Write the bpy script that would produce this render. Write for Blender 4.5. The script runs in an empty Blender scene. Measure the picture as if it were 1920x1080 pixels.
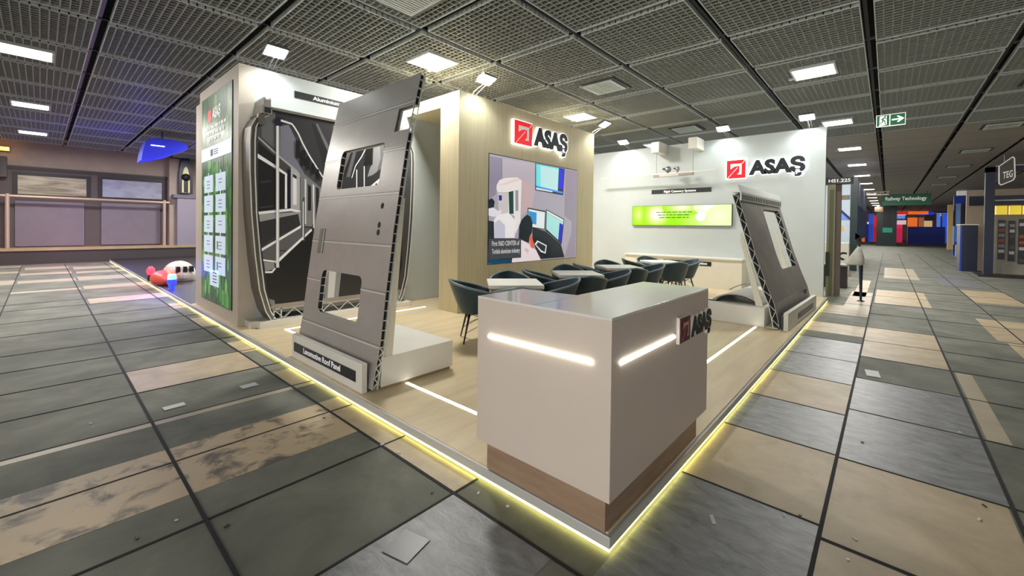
import bpy, bmesh, math, random
from mathutils import Vector, Matrix
from mathutils.geometry import tessellate_polygon
random.seed(7)
scene = bpy.context.scene
COL = scene.collection
P = 0.10          # stand platform height
WT = 3.93         # stand wall top
ZC = 4.50         # hall ceiling

# ---------------------------------------------------------------- materials
def lin(c):
    c = c / 255.0
    return c / 12.92 if c <= 0.04045 else ((c + 0.055) / 1.055) ** 2.4
def rgb(c): return (lin(c[0]), lin(c[1]), lin(c[2]), 1.0)
MATS = {}
def mat(name, c, rough=0.5, metal=0.0, emit=0.0, ecol=None, noise=0.0, nscale=4.0, stretch=(1, 1, 1), c2=None, bump=0.0, spec=0.5, dist=0.0, lo=0.35, hi=0.65):
    if name in MATS: return MATS[name]
    m = bpy.data.materials.new(name); m.use_nodes = True
    nt = m.node_tree; b = nt.nodes['Principled BSDF']
    b.inputs['Base Color'].default_value = rgb(c)
    b.inputs['Roughness'].default_value = rough
    b.inputs['Metallic'].default_value = metal
    b.inputs['Specular IOR Level'].default_value = spec
    if emit:
        b.inputs['Emission Color'].default_value = rgb(ecol or c)
        b.inputs['Emission Strength'].default_value = emit
    if noise or c2 or bump:
        tc = nt.nodes.new('ShaderNodeTexCoord'); mp = nt.nodes.new('ShaderNodeMapping')
        mp.inputs['Scale'].default_value = stretch
        nz = nt.nodes.new('ShaderNodeTexNoise')
        nz.inputs['Scale'].default_value = nscale; nz.inputs['Detail'].default_value = 6.0
        nz.inputs['Roughness'].default_value = 0.62; nz.inputs['Distortion'].default_value = dist
        nt.links.new(tc.outputs['Object'], mp.inputs[0]); nt.links.new(mp.outputs[0], nz.inputs['Vector'])
        if c2 or noise:
            cr = nt.nodes.new('ShaderNodeValToRGB')
            cr.color_ramp.elements[0].position = lo; cr.color_ramp.elements[1].position = hi
            if c2: a, d = rgb(c2), rgb(c)
            else:
                a = tuple(x * (1 - noise) for x in rgb(c)[:3]) + (1,); d = tuple(min(1, x * (1 + noise)) for x in rgb(c)[:3]) + (1,)
            cr.color_ramp.elements[0].color = a; cr.color_ramp.elements[1].color = d
            nt.links.new(nz.outputs['Fac'], cr.inputs[0]); nt.links.new(cr.outputs[0], b.inputs['Base Color'])
        if bump:
            bp = nt.nodes.new('ShaderNodeBump'); bp.inputs['Strength'].default_value = bump; bp.inputs['Distance'].default_value = 0.01
            nt.links.new(nz.outputs['Fac'], bp.inputs['Height']); nt.links.new(bp.outputs[0], b.inputs['Normal'])
    MATS[name] = m
    return m
def hexm(c, emit=0.0, rough=0.5):
    return mat('tone_%d_%d_%d_%d' % (c[0], c[1], c[2], int(emit * 100)), c, rough=rough, emit=emit)

# ---------------------------------------------------------------- mesh builder
class MB:
    def __init__(s): s.v, s.f, s.m, s.mats = [], [], [], []
    def mi(s, m):
        if m not in s.mats: s.mats.append(m)
        return s.mats.index(m)
    def add(s, vs, fs, m):
        b = len(s.v); k = s.mi(m)
        s.v += [tuple(v) for v in vs]
        for f in fs: s.f.append([b + i for i in f]); s.m.append(k)
        return s
    def box(s, x0, x1, y0, y1, z0, z1, m):
        vs = [(x, y, z) for z in (z0, z1) for y in (y0, y1) for x in (x0, x1)]
        return s.add(vs, [(0, 2, 3, 1), (4, 5, 7, 6), (0, 1, 5, 4), (2, 6, 7, 3), (0, 4, 6, 2), (1, 3, 7, 5)], m)
    def quad(s, a, b, c, d, m): return s.add([a, b, c, d], [(0, 1, 2, 3)], m)
    def prism(s, pts, ax, a0, a1, m):
        """2D polygon pts (remaining two axes, in order) extruded along axis ax"""
        def to(p, a):
            if ax == 'x': return (a, p[0], p[1])
            if ax == 'y': return (p[0], a, p[1])
            return (p[0], p[1], a)
        n = len(pts); vs = [to(p, a0) for p in pts] + [to(p, a1) for p in pts]
        fs = [(i, (i + 1) % n, n + (i + 1) % n, n + i) for i in range(n)]
        tri = tessellate_polygon([[Vector((p[0], p[1], 0)) for p in pts]])
        for t in tri: fs.append(tuple(t)); fs.append(tuple(n + i for i in reversed(t)))
        return s.add(vs, fs, m)
    def flat(s, pts, ax, a, m):
        def to(p):
            if ax == 'x': return (a, p[0], p[1])
            if ax == 'y': return (p[0], a, p[1])
            return (p[0], p[1], a)
        return s.add([to(p) for p in pts], [tuple(t) for t in tessellate_polygon([[Vector((p[0], p[1], 0)) for p in pts]])], m)
    def tube(s, path, r, m, n=10, cap=True):
        path = [Vector(p) for p in path]; rs = r if isinstance(r, (list, tuple)) else [r] * len(path)
        vs, fs = [], []; ref = None
        for i, p in enumerate(path):
            t = (path[min(i + 1, len(path) - 1)] - path[max(i - 1, 0)]).normalized()
            if ref is None: ref = t.orthogonal().normalized()
            u = (ref - t * ref.dot(t)).normalized(); w = t.cross(u); ref = u
            for k in range(n):
                a = 2 * math.pi * k / n
                vs.append(p + (u * math.cos(a) + w * math.sin(a)) * rs[i])
        for i in range(len(path) - 1):
            for k in range(n):
                fs.append((i * n + k, i * n + (k + 1) % n, (i + 1) * n + (k + 1) % n, (i + 1) * n + k))
        if cap: fs += [tuple(reversed(range(n))), tuple((len(path) - 1) * n + k for k in range(n))]
        return s.add(vs, fs, m)
    def lathe(s, prof, m, c=(0, 0), n=24, sx=1, sy=1):
        vs, fs = [], []
        for r, z in prof:
            for k in range(n):
                a = 2 * math.pi * k / n; vs.append((c[0] + r * sx * math.cos(a), c[1] + r * sy * math.sin(a), z))
        for i in range(len(prof) - 1):
            for k in range(n): fs.append((i * n + k, i * n + (k + 1) % n, (i + 1) * n + (k + 1) % n, (i + 1) * n + k))
        fs += [tuple(reversed(range(n))), tuple((len(prof) - 1) * n + k for k in range(n))]
        return s.add(vs, fs, m)
    def bar(s, a, b, w, h, m):
        """square bar from a to b"""
        a, b = Vector(a), Vector(b); t = (b - a).normalized(); u = t.cross(Vector((0, 0, 1)))
        if u.length < 1e-4: u = Vector((1, 0, 0))
        u.normalize(); v = t.cross(u); vs = []
        for p in (a, b):
            for i, j in ((-1, -1), (1, -1), (1, 1), (-1, 1)): vs.append(p + u * i * w / 2 + v * j * h / 2)
        return s.add(vs, [(3, 2, 1, 0), (4, 5, 6, 7), (0, 1, 5, 4), (1, 2, 6, 5), (2, 3, 7, 6), (3, 0, 4, 7)], m)
    def sphere(s, c, r, m, n=14):
        vs, fs = [], []; rr = r if isinstance(r, (list, tuple)) else (r, r, r)
        for i in range(n + 1):
            th = math.pi * i / n
            for k in range(2 * n):
                ph = math.pi * k / n
                vs.append((c[0] + rr[0] * math.sin(th) * math.cos(ph), c[1] + rr[1] * math.sin(th) * math.sin(ph), c[2] + rr[2] * math.cos(th)))
        for i in range(n):
            for k in range(2 * n):
                fs.append((i * 2 * n + k, (i + 1) * 2 * n + k, (i + 1) * 2 * n + (k + 1) % (2 * n), i * 2 * n + (k + 1) % (2 * n)))
        return s.add(vs, fs, m)
    def build(s, name, parent=None, world=True, bevel=0.0, smooth=False, fix=True):
        me = bpy.data.meshes.new(name)
        vs = s.v
        if parent is not None and world:
            inv = wmat(parent).inverted(); vs = [tuple(inv @ Vector(v)) for v in s.v]
        me.from_pydata(vs, [], s.f)
        for m in s.mats: me.materials.append(m)
        me.polygons.foreach_set('material_index', s.m)
        if smooth: me.polygons.foreach_set('use_smooth', [True] * len(s.f))
        if fix:
            bm = bmesh.new(); bm.from_mesh(me)
            bmesh.ops.remove_doubles(bm, verts=bm.verts, dist=1e-6) if smooth else None
            bmesh.ops.recalc_face_normals(bm, faces=bm.faces); bm.to_mesh(me); bm.free()
        me.update()
        o = bpy.data.objects.new(name, me); COL.objects.link(o)
        if parent is not None: o.parent = parent
        if bevel:
            b = o.modifiers.new('bevel', 'BEVEL'); b.width = bevel; b.segments = 2; b.limit_method = 'ANGLE'
        return o
def wmat(o):
    m = Matrix.Translation(o.location) @ o.rotation_euler.to_matrix().to_4x4() @ Matrix.Diagonal((*o.scale, 1))
    return wmat(o.parent) @ m if o.parent else m
def tag(o, label, cat, group=None, kind=None):
    o['label'] = label; o['category'] = cat
    if group: o['group'] = group
    if kind: o['kind'] = kind
    return o
def thing(name, label, cat, loc=(0, 0, 0), rz=0.0, group=None):
    o = bpy.data.objects.new(name, None); COL.objects.link(o)
    o.location = loc; o.rotation_euler = (0, 0, rz); o.empty_display_size = 0.1
    return tag(o, label, cat, group)
def struct(o, label=None):
    o['kind'] = 'structure'
    if label: o['label'] = label
    return o
def copy_tree(o, parent=None):
    c = o.copy(); COL.objects.link(c); c.parent = parent
    for ch in list(o.children): copy_tree(ch, c)
    return c
def text(name, body, size, m, parent, origin, right, up, bold=0.0, sx=1.0, depth=0.002, align='LEFT', width=None):
    """flat lettering: baseline start at origin, reading along right, standing along up (world vectors)"""
    cu = bpy.data.curves.new(name, 'FONT'); cu.body = body; cu.size = size; cu.offset = bold; cu.extrude = depth; cu.align_x = align
    cu.resolution_u = 3
    o = bpy.data.objects.new(name, cu); COL.objects.link(o)
    bpy.context.view_layer.update()
    dg = bpy.context.evaluated_depsgraph_get()
    me = bpy.data.meshes.new_from_object(o.evaluated_get(dg)); COL.objects.unlink(o); bpy.data.objects.remove(o)
    r, u = Vector(right).normalized(), Vector(up).normalized(); n = r.cross(u)
    if width and len(me.vertices):
        xs = [v.co.x for v in me.vertices]; sx = width / (max(xs) - min(xs)); x0 = min(xs)
        for v in me.vertices: v.co.x -= x0
    inv = wmat(parent).inverted()
    for v in me.vertices:
        v.co = inv @ (Vector(origin) + r * v.co.x * sx + u * v.co.y + n * v.co.z)
    me.materials.clear(); me.materials.append(m); me.update()
    o = bpy.data.objects.new(name, me); COL.objects.link(o); o.parent = parent
    return o
def picture(name, parent, ax, a, step, polys, emit=0.0, rough=0.5):
    """a flat picture: coloured shapes, later ones on top, each a hair nearer the viewer"""
    b = MB()
    for i, (c, pts) in enumerate(polys): b.flat(pts, ax, a + step * i, hexm(c, emit, rough))
    return b.build(name, parent, fix=False)

WHITE = mat('white_laminate', (226, 223, 213), 0.38, noise=0.02, nscale=3)
WALLW = mat('white_wall_panel', (188, 195, 193), 0.55, noise=0.025, nscale=1.5)
CREAM = mat('cream_laminate', (226, 221, 204), 0.45, noise=0.03, nscale=2)
PYL = mat('warm_white_pylon', (206, 194, 178), 0.5, noise=0.03, nscale=2)
TAN = mat('tan_wood_veneer', (226, 213, 176), 0.5, c2=(213, 199, 162), nscale=3, stretch=(14, 14, 0.35))
WOOD = mat('oak_floor', (224, 206, 168), 0.3, c2=(208, 188, 150), nscale=1.3, stretch=(0.7, 5, 1), dist=0.4)
WOODB = mat('oak_plinth', (160, 134, 110), 0.45, c2=(142, 116, 94), nscale=2, stretch=(1.5, 1.5, 9))
COUNTER = mat('counter_laminate', (210, 195, 182), 0.45, noise=0.015, nscale=3)
COUNTERTOP = mat('counter_top_gloss', (226, 220, 216), 0.12, noise=0.01, nscale=2)
TRIM = mat('grey_edge_trim', (192, 191, 188), 0.35, metal=0.15)
ALU = mat('brushed_aluminium', (186, 182, 178), 0.36, metal=0.55, noise=0.06, nscale=2.2, stretch=(1, 1, 1.5))
ALUD = mat('dark_aluminium', (164, 159, 154), 0.38, metal=0.5, noise=0.12, nscale=3)
ALUL = mat('pale_extrusion_edge', (226, 228, 222), 0.35, metal=0.3)
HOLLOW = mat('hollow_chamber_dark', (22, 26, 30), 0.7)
BLACK = mat('black_plastic', (20, 21, 23), 0.45)
SIGN = mat('sign_black', (34, 36, 40), 0.4)
PRINTW = mat('white_print', (245, 245, 245), 0.5, emit=0.15)
CHAIR = mat('dark_teal_leather', (32, 54, 64), 0.42, noise=0.12, nscale=6, bump=0.05)
CHAIRE = mat('pale_piping', (136, 150, 152), 0.5)
LEG = mat('black_wood_leg', (14, 17, 20), 0.35)
SEATM = mat('seat_pad', (96, 104, 106), 0.5)
LED = mat('led_white', (255, 255, 250), 0.5, emit=4.0, ecol=(255, 253, 236))
LEDY = mat('led_yellow_white', (255, 255, 225), 0.5, emit=5.5, ecol=(255, 248, 150))
LAMPE = mat('lamp_panel_lit', (255, 252, 244), 0.5, emit=7.0, ecol=(255, 250, 240))
FLOODE = mat('floodlight_lens', (255, 255, 252), 0.5, emit=22.0, ecol=(248, 255, 255))
RED = mat('logo_red', (226, 10, 24), 0.4, emit=0.55)
REDD = mat('logo_red_unlit', (96, 14, 34), 0.4)
LOGOB = mat('logo_black', (18, 26, 32), 0.45)
HALO = mat('logo_white_halo', (250, 252, 255), 0.5, emit=1.4)
STEEL = mat('steel', (150, 152, 154), 0.35, metal=0.8)
LOUV = mat('louver_grey', (150, 153, 147), 0.55, noise=0.03, nscale=1)
TRIMW = mat('ceiling_white_trim', (206, 212, 210), 0.4); TILEF = mat('far_ceiling_tile', (150, 142, 134), 0.6)
PLEN = mat('plenum_dark', (28, 30, 30), 0.9)
RAILG = mat('ceiling_rail', (92, 90, 84), 0.5)
SLOT = mat('slot_navy', (16, 22, 36), 0.6)
CARPET = mat('hall_floor_dark', (132, 132, 120), 0.72, c2=(102, 104, 94), nscale=1.6, dist=0.3, bump=0.1, spec=0.3)
CARPETL = mat('hall_floor_grey', (152, 154, 156), 0.42, c2=(104, 106, 108), nscale=6, stretch=(2.2, 1, 1), dist=0.5, bump=0.35, lo=.3, hi=.7)
CARPETB = mat('hall_floor_plain', (86, 84, 82), 0.6, noise=0.12, nscale=1.1)
PLY = mat('hall_floor_plywood', (204, 186, 154), 0.5, c2=(172, 154, 124), nscale=3.4, dist=0.5, bump=0.2, lo=.3, hi=.7)
PLYD = mat('hall_floor_plywood_stained', (200, 178, 142), 0.55, c2=(96, 86, 70), nscale=4.5, dist=0.5, bump=0.3, lo=0.36, hi=0.5)
PLYL = mat('hall_floor_pale_tape', (180, 168, 144), 0.5, noise=0.08, nscale=3)
SEAM = mat('floor_seam', (26, 26, 26), 0.8)

# ================================================================ HALL SHELL
fl = MB()
fl.quad((-9, -12, 0), (110, -12, 0), (110, 26, 0), (-9, 26, 0), CARPET)
def patch(x0, x1, y0, y1, m, z=0.002): fl.box(x0, x1, y0, y1, -0.01, z, m)
# left aisle: lids in lanes between the seams x = -1.25 and x = -0.19
patch(-1.25, -0.19, 4.24, 5.05, PLY)
patch(-4.2, -0.19, 2.06, 2.78, PLYD)
patch(-4.2, -0.0, 3.30, 3.385, PLYL)
patch(-1.2, 0.0, 10.6, 11.4, PLY)
patch(-1.15, 0.0, 13.2, 13.95, PLYL); patch(-1.15, 0.0, 15.4, 16.5, PLYL); patch(-1.1, 0.0, 17.7, 18.4, PLYL); patch(-1.1, 0.0, 19.3, 20.4, PLYL)
patch(-2.3, -1.2, 13.3, 13.6, PLYL); patch(-2.25, -1.2, 15.5, 16.2, PLYL); patch(-2.25, -1.2, 17.9, 18.6, PLYL); patch(-2.2, -1.2, 20, 21, PLYL)
patch(-4.5, -2.3, 15.4, 16.6, PLYL); patch(-4.5, -2.3, 18.9, 19.6, PLYL); patch(-4.5, -2.3, 21.4, 22.2, PLYL)
for a, b, m in ((0.93, 1.72, PLY), (1.72, 2.57, PLY), (2.57, 2.80, PLY), (3.39, 3.95, PLY), (4.95, 5.6, PLY), (6.9, 7.7, PLY), (8.9, 9.6, PLY)): patch(-0.19, 0.0, a, b, m)
patch(-1.26, -0.20, 0.2, 0.93, CARPETL)
# right aisle
patch(0.97, 1.93, -0.73, 0, PLY); patch(1.93, 2.80, -0.73, 0, CARPETL); patch(2.80, 3.75, -0.73, 0, PLY); patch(3.75, 5.9, -0.73, 0, CARPETL)
patch(-0.2, 0.97, -0.73, 0, CARPETL); patch(6.4, 7.3, -0.73, 0, PLY); patch(8.4, 9.6, -0.73, 0, PLYL)
patch(-1.0, 0.84, -1.54, -0.75, PLY); patch(0.87, 1.90, -1.53, -0.75, PLY); patch(1.92, 4.1, -1.54, -0.75, CARPETL)
patch(5.16, 7.33, -1.55, -0.75, PLY); patch(3.02, 5.1, -1.71, -1.58, PLYL)
patch(10.6, 13.5, -1.7, -0.78, PLY); patch(12.4, 15.2, -3.3, -2.5, PLY); patch(7.6, 9.75, -2.85, -2.22, PLY); patch(5.3, 7.5, -2.9, -2.3, PLY)
patch(17.5, 23, -1.8, -0.9, PLYL); patch(9.6, 12.5, -0.72, -0.3, PLYL); patch(11.5, 16, -0.6, -0.35, PLY); patch(16, 21, -3.1, -2.2, CARPETL)
for x in (-1.25, -0.195): fl.box(x - 0.010, x + 0.010, -2, 22, -0.01, 0.004, SEAM)
for x in (-2.3, -3.4): fl.box(x - 0.008, x + 0.008, -2, 22, -0.01, 0.004, SEAM)
for y in (0.93, 1.73, 2.55, 3.39, 4.23, 5.05, 5.91, 6.75, 8.03, 9.2, 10.57, 11.41): fl.box(-4.5, 0, y - 0.007, y + 0.007, -0.01, 0.0045, SEAM)
for y in (-0.74, -1.55, -2.48, -3.3): fl.box(-2, 40, y - 0.010, y + 0.010, -0.01, 0.004, SEAM)
for x in (-0.2, 0.97, 1.93, 2.80, 3.75, 4.75, 5.9, 7.3, 8.6, 10, 11.6, 13.5): fl.box(x - 0.007, x + 0.007, -0.74, 0, -0.01, 0.0045, SEAM)
for x in (-0.1, 0.86, 1.91, 3.0, 4.1, 5.15, 6.2, 7.34, 8.9, 10.5, 12, 13.6, 16, 19): fl.box(x - 0.007, x + 0.007, -3.3, -0.74, -0.01, 0.0045, SEAM)
struct(fl.build('floor', fix=False), 'hall floor of dark lids with tan plywood patches')

# ceiling: framed louver tiles on a 1.59 x 1.66 m grid, dark gaps between
PX, PY, X0, Y0, GAP = 1.59, 1.66, 0.352, 0.93, 0.13
VENTS, LAMPS = [], []
ce = MB(); tr = MB(); dk = MB()
dk.quad((-9, -12, 4.86), (-9, 26, 4.86), (110, 26, 4.86), (110, -12, 4.86), PLEN)
for i in range(-6, 52):
    for j in range(-8, 14):
        x0, x1 = X0 + PX * i + GAP / 2, X0 + PX * (i + 1) - GAP / 2
        y0, y1 = Y0 + PY * j + GAP / 2, Y0 + PY * (j + 1) - GAP / 2
        if x0 > 30 and (y0 > 6 or y0 < -9): continue
        if y0 > 6 and x0 > 16: continue
        if y1 > 23.5: continue
        t = 0.014
        for a in () if x0 > 13.5 else ((x0, x1, y0, y0 + t), (x0, x1, y1 - t, y1), (x0, x0 + t, y0 + t, y1 - t), (x1 - t, x1, y0 + t, y1 - t)):
            tr.box(a[0], a[1], a[2], a[3], ZC, ZC + 0.07, TRIMW)
        n = 16 if (x0 < 13.5) else 0
        w = 0.016
        for k in range(1, n):
            x = x0 + (x1 - x0) * k / n; y = y0 + (y1 - y0) * k / n
            ce.box(x - w / 2, x + w / 2, y0, y1, ZC + 0.006, ZC + 0.06, LOUV)
            ce.box(x0, x1, y - w / 2, y + w / 2, ZC + 0.012, ZC + 0.06, LOUV)
        if n == 0: ce.box(x0 - .04, x1 + .04, y0, y1, ZC, ZC + 0.05, TILEF)
for i in range(-6, 53):
    x = X0 + PX * i; dk.box(x - 0.055, x - 0.01, -12, 23.5, ZC + 0.06, ZC + 0.09, RAILG)
for j in range(-8, 15):
    y = Y0 + PY * j; dk.box(-9, 85, y + 0.0, y + 0.045, ZC + 0.05, ZC + 0.09, SLOT)
cl = struct(dk.build('ceiling', fix=False), 'grey louver tile ceiling with dark slots')
struct(ce.build('louver_blades', cl, fix=False)); struct(tr.build('tile_frames', cl, fix=False))

# far wall on the left behind a raised ledge, with two covered gates
YW = 23.6
HALLW = mat('hall_wall_beige', (176, 160, 146), 0.7, noise=0.08, nscale=1.2)
HALLD = mat('hall_frame_grey', (92, 82, 80), 0.6, noise=0.06, nscale=2)
GATE = mat('gate_grey', (126, 116, 124), 0.5, noise=0.05, nscale=2)
w = MB(); w.box(-9, 5.0, YW, YW + 0.2, 0, 4.9, HALLW); w.box(-6, 2.0, YW - 0.012, YW, 3.66, 3.70, mat('wall_groove', (120, 108, 100), 0.7)); struct(w.build('wall_back'))
w = MB(); w.box(-9, 4.6, YW - 0.9, YW, 0, 0.50, mat('ledge_front', (70, 64, 62), 0.7)); w.box(-9, 4.6, YW - 0.95, YW, 0.50, 0.60, mat('ledge_stone', (178, 154, 116), 0.6, noise=0.1, nscale=2)); struct(w.build('trim_1'))
w = MB(); w.box(2.0, 2.35, YW - 0.5, YW, 0.6, ZC, HALLW); struct(w.build('wall_side'))
d = MB(); d.box(-3.2, 1.98, YW - 0.06, YW, 0.6, 3.62, HALLD); d.box(-3.3, 2.0, YW - 0.1, YW, 3.55, 3.66, mat('gate_head', (66, 60, 58), 0.6)); gd = struct(d.build('door_1'), 'grey frame of the hall gates')
for r, wm_ in (((-2.424,-0.599,2.624,3.335), mat('window_sheet', (200, 190, 162), 0.35, c2=(134, 124, 102), nscale=1.2, stretch=(0.6, 1, 5), dist=1.2)), ((-0.129,1.792,2.651,3.387), mat('window_sheet_blue', (170, 172, 192), 0.3, c2=(140, 140, 160), nscale=1.6, stretch=(1, 1, 2)))):
    g = MB(); g.box(r[0] - .12, r[1] + .12, YW - 0.10, YW - 0.06, r[2] - .05, r[3] + .12, mat('window_rubber', (40, 36, 38), 0.5)); g.box(r[0], r[1], YW - 0.13, YW - 0.10, r[2], r[3], wm_); g.build('window_sheet', gd)
for r in ((-2.49,-0.66,0.639,2.368), (-0.161,1.739,0.652,2.407)):
    g = MB(); g.box(r[0], r[1], YW - 0.12, YW - 0.06, max(0.6, r[2]), r[3], GATE); g.build('gate_panel', gd)
RAILM = mat('rail_pipe', (196, 172, 152), 0.4, metal=0.3)
rl = thing('barrier_rail', 'pale pipe rail with two posts in front of the hall gates', 'rail', (-0.4, YW - 0.6, 0.6))
r = MB(); r.tube([(-8.5, YW - 0.6, 2.56), (2.0, YW - 0.6, 2.50)], 0.05, RAILM); r.build('top_pipe', rl)
for x in (-2.66, 1.82): r = MB(); r.tube([(x, YW - 0.6, 0.6), (x, YW - 0.6, 2.6)], 0.06, RAILM); r.build('post', rl)
# right end wall of the hall, then side walls added to hold back light
w = MB(); w.box(100, 100.2, -12, 8, 0, ZC + 0.3, mat('hall_end', (150, 128, 116), 0.7, noise=0.2, nscale=0.4)); struct(w.build('wall_end'))
w = MB(); w.box(-9, 100, -12.2, -12, 0, ZC + 0.3, mat('hall_side', (110, 98, 90), 0.7)); w.box(-6.2, -6, 3.0, YW, 0, 4.9, HALLW); struct(w.build('wall_light_block'))  # unseen left wall added to darken the left aisle

# ================================================================ STAND SHELL
pf = MB()
pf.box(0.035, 9.95, 0.035, 22.45, 0.0, 0.032, TRIM); pf.box(0.0, 9.985, 0.0, 22.5, 0.032, 0.092, TRIM)
pf.box(0.02, 9.965, 0.02, 8.66, 0.0, P, WOOD); pf.box(0.02, 9.965, 8.66, 22.48, 0.0, P, mat('dark_stand_carpet', (40, 36, 42), 0.5))
po = struct(pf.build('floor_platform', bevel=0.006), 'raised oak stand floor with grey metal edge')
for nm, a, lb in (('led_strip', (0.010, 0.034, 0.010, 22.4, 0.012, 0.024), 'long yellow white light strip under the left platform edge'),
              ('led_strip', (0.036, 9.97, 0.010, 0.034, 0.012, 0.024), 'long yellow white light strip under the right platform edge')):
    b = MB(); b.box(*a, LEDY); tag(b.build(nm), lb, 'light strip', 'light strips under the platform edges')
for a, lb in (((0.470, 0.500, 0.872, 2.42, P, P + 0.004), 'floor light line from the counter to the roof panel plinth'),
              ((0.470, 0.500, 3.62, 5.41, P, P + 0.004), 'floor light line from the roof panel plinth to the train section'),
              ((0.50, 2.915, 5.385, 5.415, P, P + 0.004), 'floor light line in front of the train body section'),
              ((1.345, 5.525, 0.505, 0.535, P, P + 0.004), 'floor light line from the counter to the side panel plinth')):
    b = MB(); b.box(*a, LED); tag(b.build('floor_light_line'), lb, 'light strip', 'light lines let into the stand floor')

w = MB(); w.box(0.27, 4.99, 6.067, 6.17, P, WT, WALLW); struct(w.build('wall_left'))
w = MB(); w.box(0.07, 0.27, 6.067, 8.3, P, WT, PYL); w.box(0.08, 0.30, 8.3, 8.62, P, 3.76, PYL); struct(w.build('wall_pylon'))
w = MB(); w.box(2.922, 7.339, 4.515, 5.015, P, WT, TAN); w.box(5.0, 7.339, 5.015, 6.6, P, WT, TAN); w.box(2.922, 5.0, 5.015, 6.066, 3.716, WT, TAN); struct(w.build('wall_front'))
w = MB(); w.box(9.95, 10.06, 0.09, 8.5, P, WT + 0.02, WALLW); struct(w.build('wall_rear'))

# floodlights on the wall tops
def flood(x, y, z, rz, label):
    t = thing('floodlight', label, 'floodlight', (x, y, z), rz, 'floodlights on the stand walls')
    b = MB(); b.tube([(0, 0.03, 0), (0, -0.02, 0.06), (0, -0.26, 0.14)], 0.011, STEEL); b.tube([(0.06, 0.03, 0), (0.06, -0.26, 0.14)], 0.006, STEEL); b.build('bracket_arm', t, world=False)
    b = MB(); M = Matrix.Translation((0, -0.34, 0.19)) @ Matrix.Rotation(math.radians(-24), 4, 'X')
    def tv(s): s.v = [tuple(M @ Vector(v)) for v in s.v]; return s
    b.box(-0.14, 0.14, -0.10, 0.10, 0.006, 0.06, STEEL); b.box(-0.155, 0.155, -0.115, 0.115, 0.0, 0.02, STEEL)
    for k in range(6): b.box(-0.12 + k * 0.045, -0.112 + k * 0.045, -0.09, 0.09, 0.06, 0.085, STEEL)
    tv(b).build('housing', t, world=False)
    b = MB(); b.box(-0.135, 0.135, -0.095, 0.095, -0.006, 0.002, FLOODE); tv(b).build('lens', t, world=False)
    l = bpy.data.lights.new('flood_beam', 'SPOT'); l.energy = FLOOD_W; l.spot_size = math.radians(130); l.spot_blend = 0.6; l.shadow_soft_size = 0.1; l.color = (0.93, 1.0, 1.0)
    lo = bpy.data.objects.new('flood_beam', l); COL.objects.link(lo); lo.parent = t
    lo.location = (0, -0.34, 0.165); lo.rotation_euler = (math.radians(4), 0, 0)
    return t
FLOOD_W = 36
flood(0.46, 6.10, WT, 0, 'lit floodlight on top of the white wall above the train section')
flood(3.28, 4.55, WT, 0, 'lit floodlight on the left end of the tan wall')
flood(7.32, 4.55, WT, 0, 'lit floodlight on the right end of the tan wall')
flood(9.98, 4.90, WT + 0.02, -math.pi / 2, 'lit floodlight on the rear wall, left of the bracket beams')
flood(9.98, 2.17, WT + 0.02, -math.pi / 2, 'lit floodlight on the rear wall, above the lettered logo')
flood(9.98, 0.42, WT + 0.02, -math.pi / 2, 'lit floodlight at the outer end of the rear wall')

# ================================================================ LOGO
def logo(name, label, o, r, u, S, tw, th, tx, ty, dep, lit=True):
    """red square emblem and black lettering; o = lower left corner of the square, S its width and height"""
    o, r, u = Vector(o), Vector(r), Vector(u); n = r.cross(u)
    t = thing(name, label, 'logo', o)
    def L(a, b, c): return o + r * a + u * b + n * c
    def slab(pts, c0, c1, m, nm):
        b = MB(); k = len(pts)
        vs = [L(p[0] * S[0], p[1] * S[1], c0) for p in pts] + [L(p[0] * S[0], p[1] * S[1], c1) for p in pts]
        fs = [(i, (i + 1) % k, k + (i + 1) % k, k + i) for i in range(k)]
        for q in tessellate_polygon([[Vector((p[0], p[1], 0)) for p in pts]]): fs += [tuple(q), tuple(k + i for i in reversed(q))]
        b.add(vs, fs, m); return b.build(nm, t)
    e = 0.035
    slab([(-e, -e), (1 + e, -e), (1 + e, 1 + e), (-e, 1 + e)], 0.0, dep * 0.8, HALO if lit else WHITE, 'backing')
    slab([(0, 0), (1, 0), (1, 1), (0, 1)], dep * 0.8, dep, RED if lit else REDD, 'red_square')
    wm = PRINTW if lit else mat('logo_pale_unlit', (206, 150, 140), 0.5)
    ar = MB()
    for pts in ([(.20, .52), (.20, .80), (.80, .80), (.80, .20), (.56, .20), (.68, .34), (.68, .66), (.50, .66), (.36, .62), (.24, .52)],
                [(0.02, 0.0), (0.06, 0.0), (.60, .58), (.57, .60)], [(.80, .79), (.83, .77), (1.0, .97), (1.0, 1.0), (.97, 1.0)]):
        k = len(pts); ar.add([L(p[0] * S[0], p[1] * S[1], dep + 0.003) for p in pts], [tuple(q) for q in tessellate_polygon([[Vector((p[0], p[1], 0)) for p in pts]])], wm)
    ar.build('arrow', t, fix=False)
    sz = th / 0.727
    base = o + r * tx + u * ty
    text('letter_backing', 'ASA\u015e', sz, HALO if lit else WHITE, t, base - r * tw * 0.015 + n * dep * 0.4, r, u, bold=0.088 * sz, width=tw * 1.05, depth=dep * 0.4)
    text('lettering', 'ASA\u015e', sz, LOGOB, t, base + r * 0.008 + n * (dep * 0.9), r, u, bold=0.062 * sz, width=tw, depth=dep * 0.1)
    return t
logo('wall_logo', 'lit red and black ASA\u015e logo on the white rear wall above the leaning panel', (9.949, 2.13, 2.90), (0, -1, 0), (0, 0, 1), (0.43, 0.46), 1.17, 0.325, 0.49, 0.085, 0.06)
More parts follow.
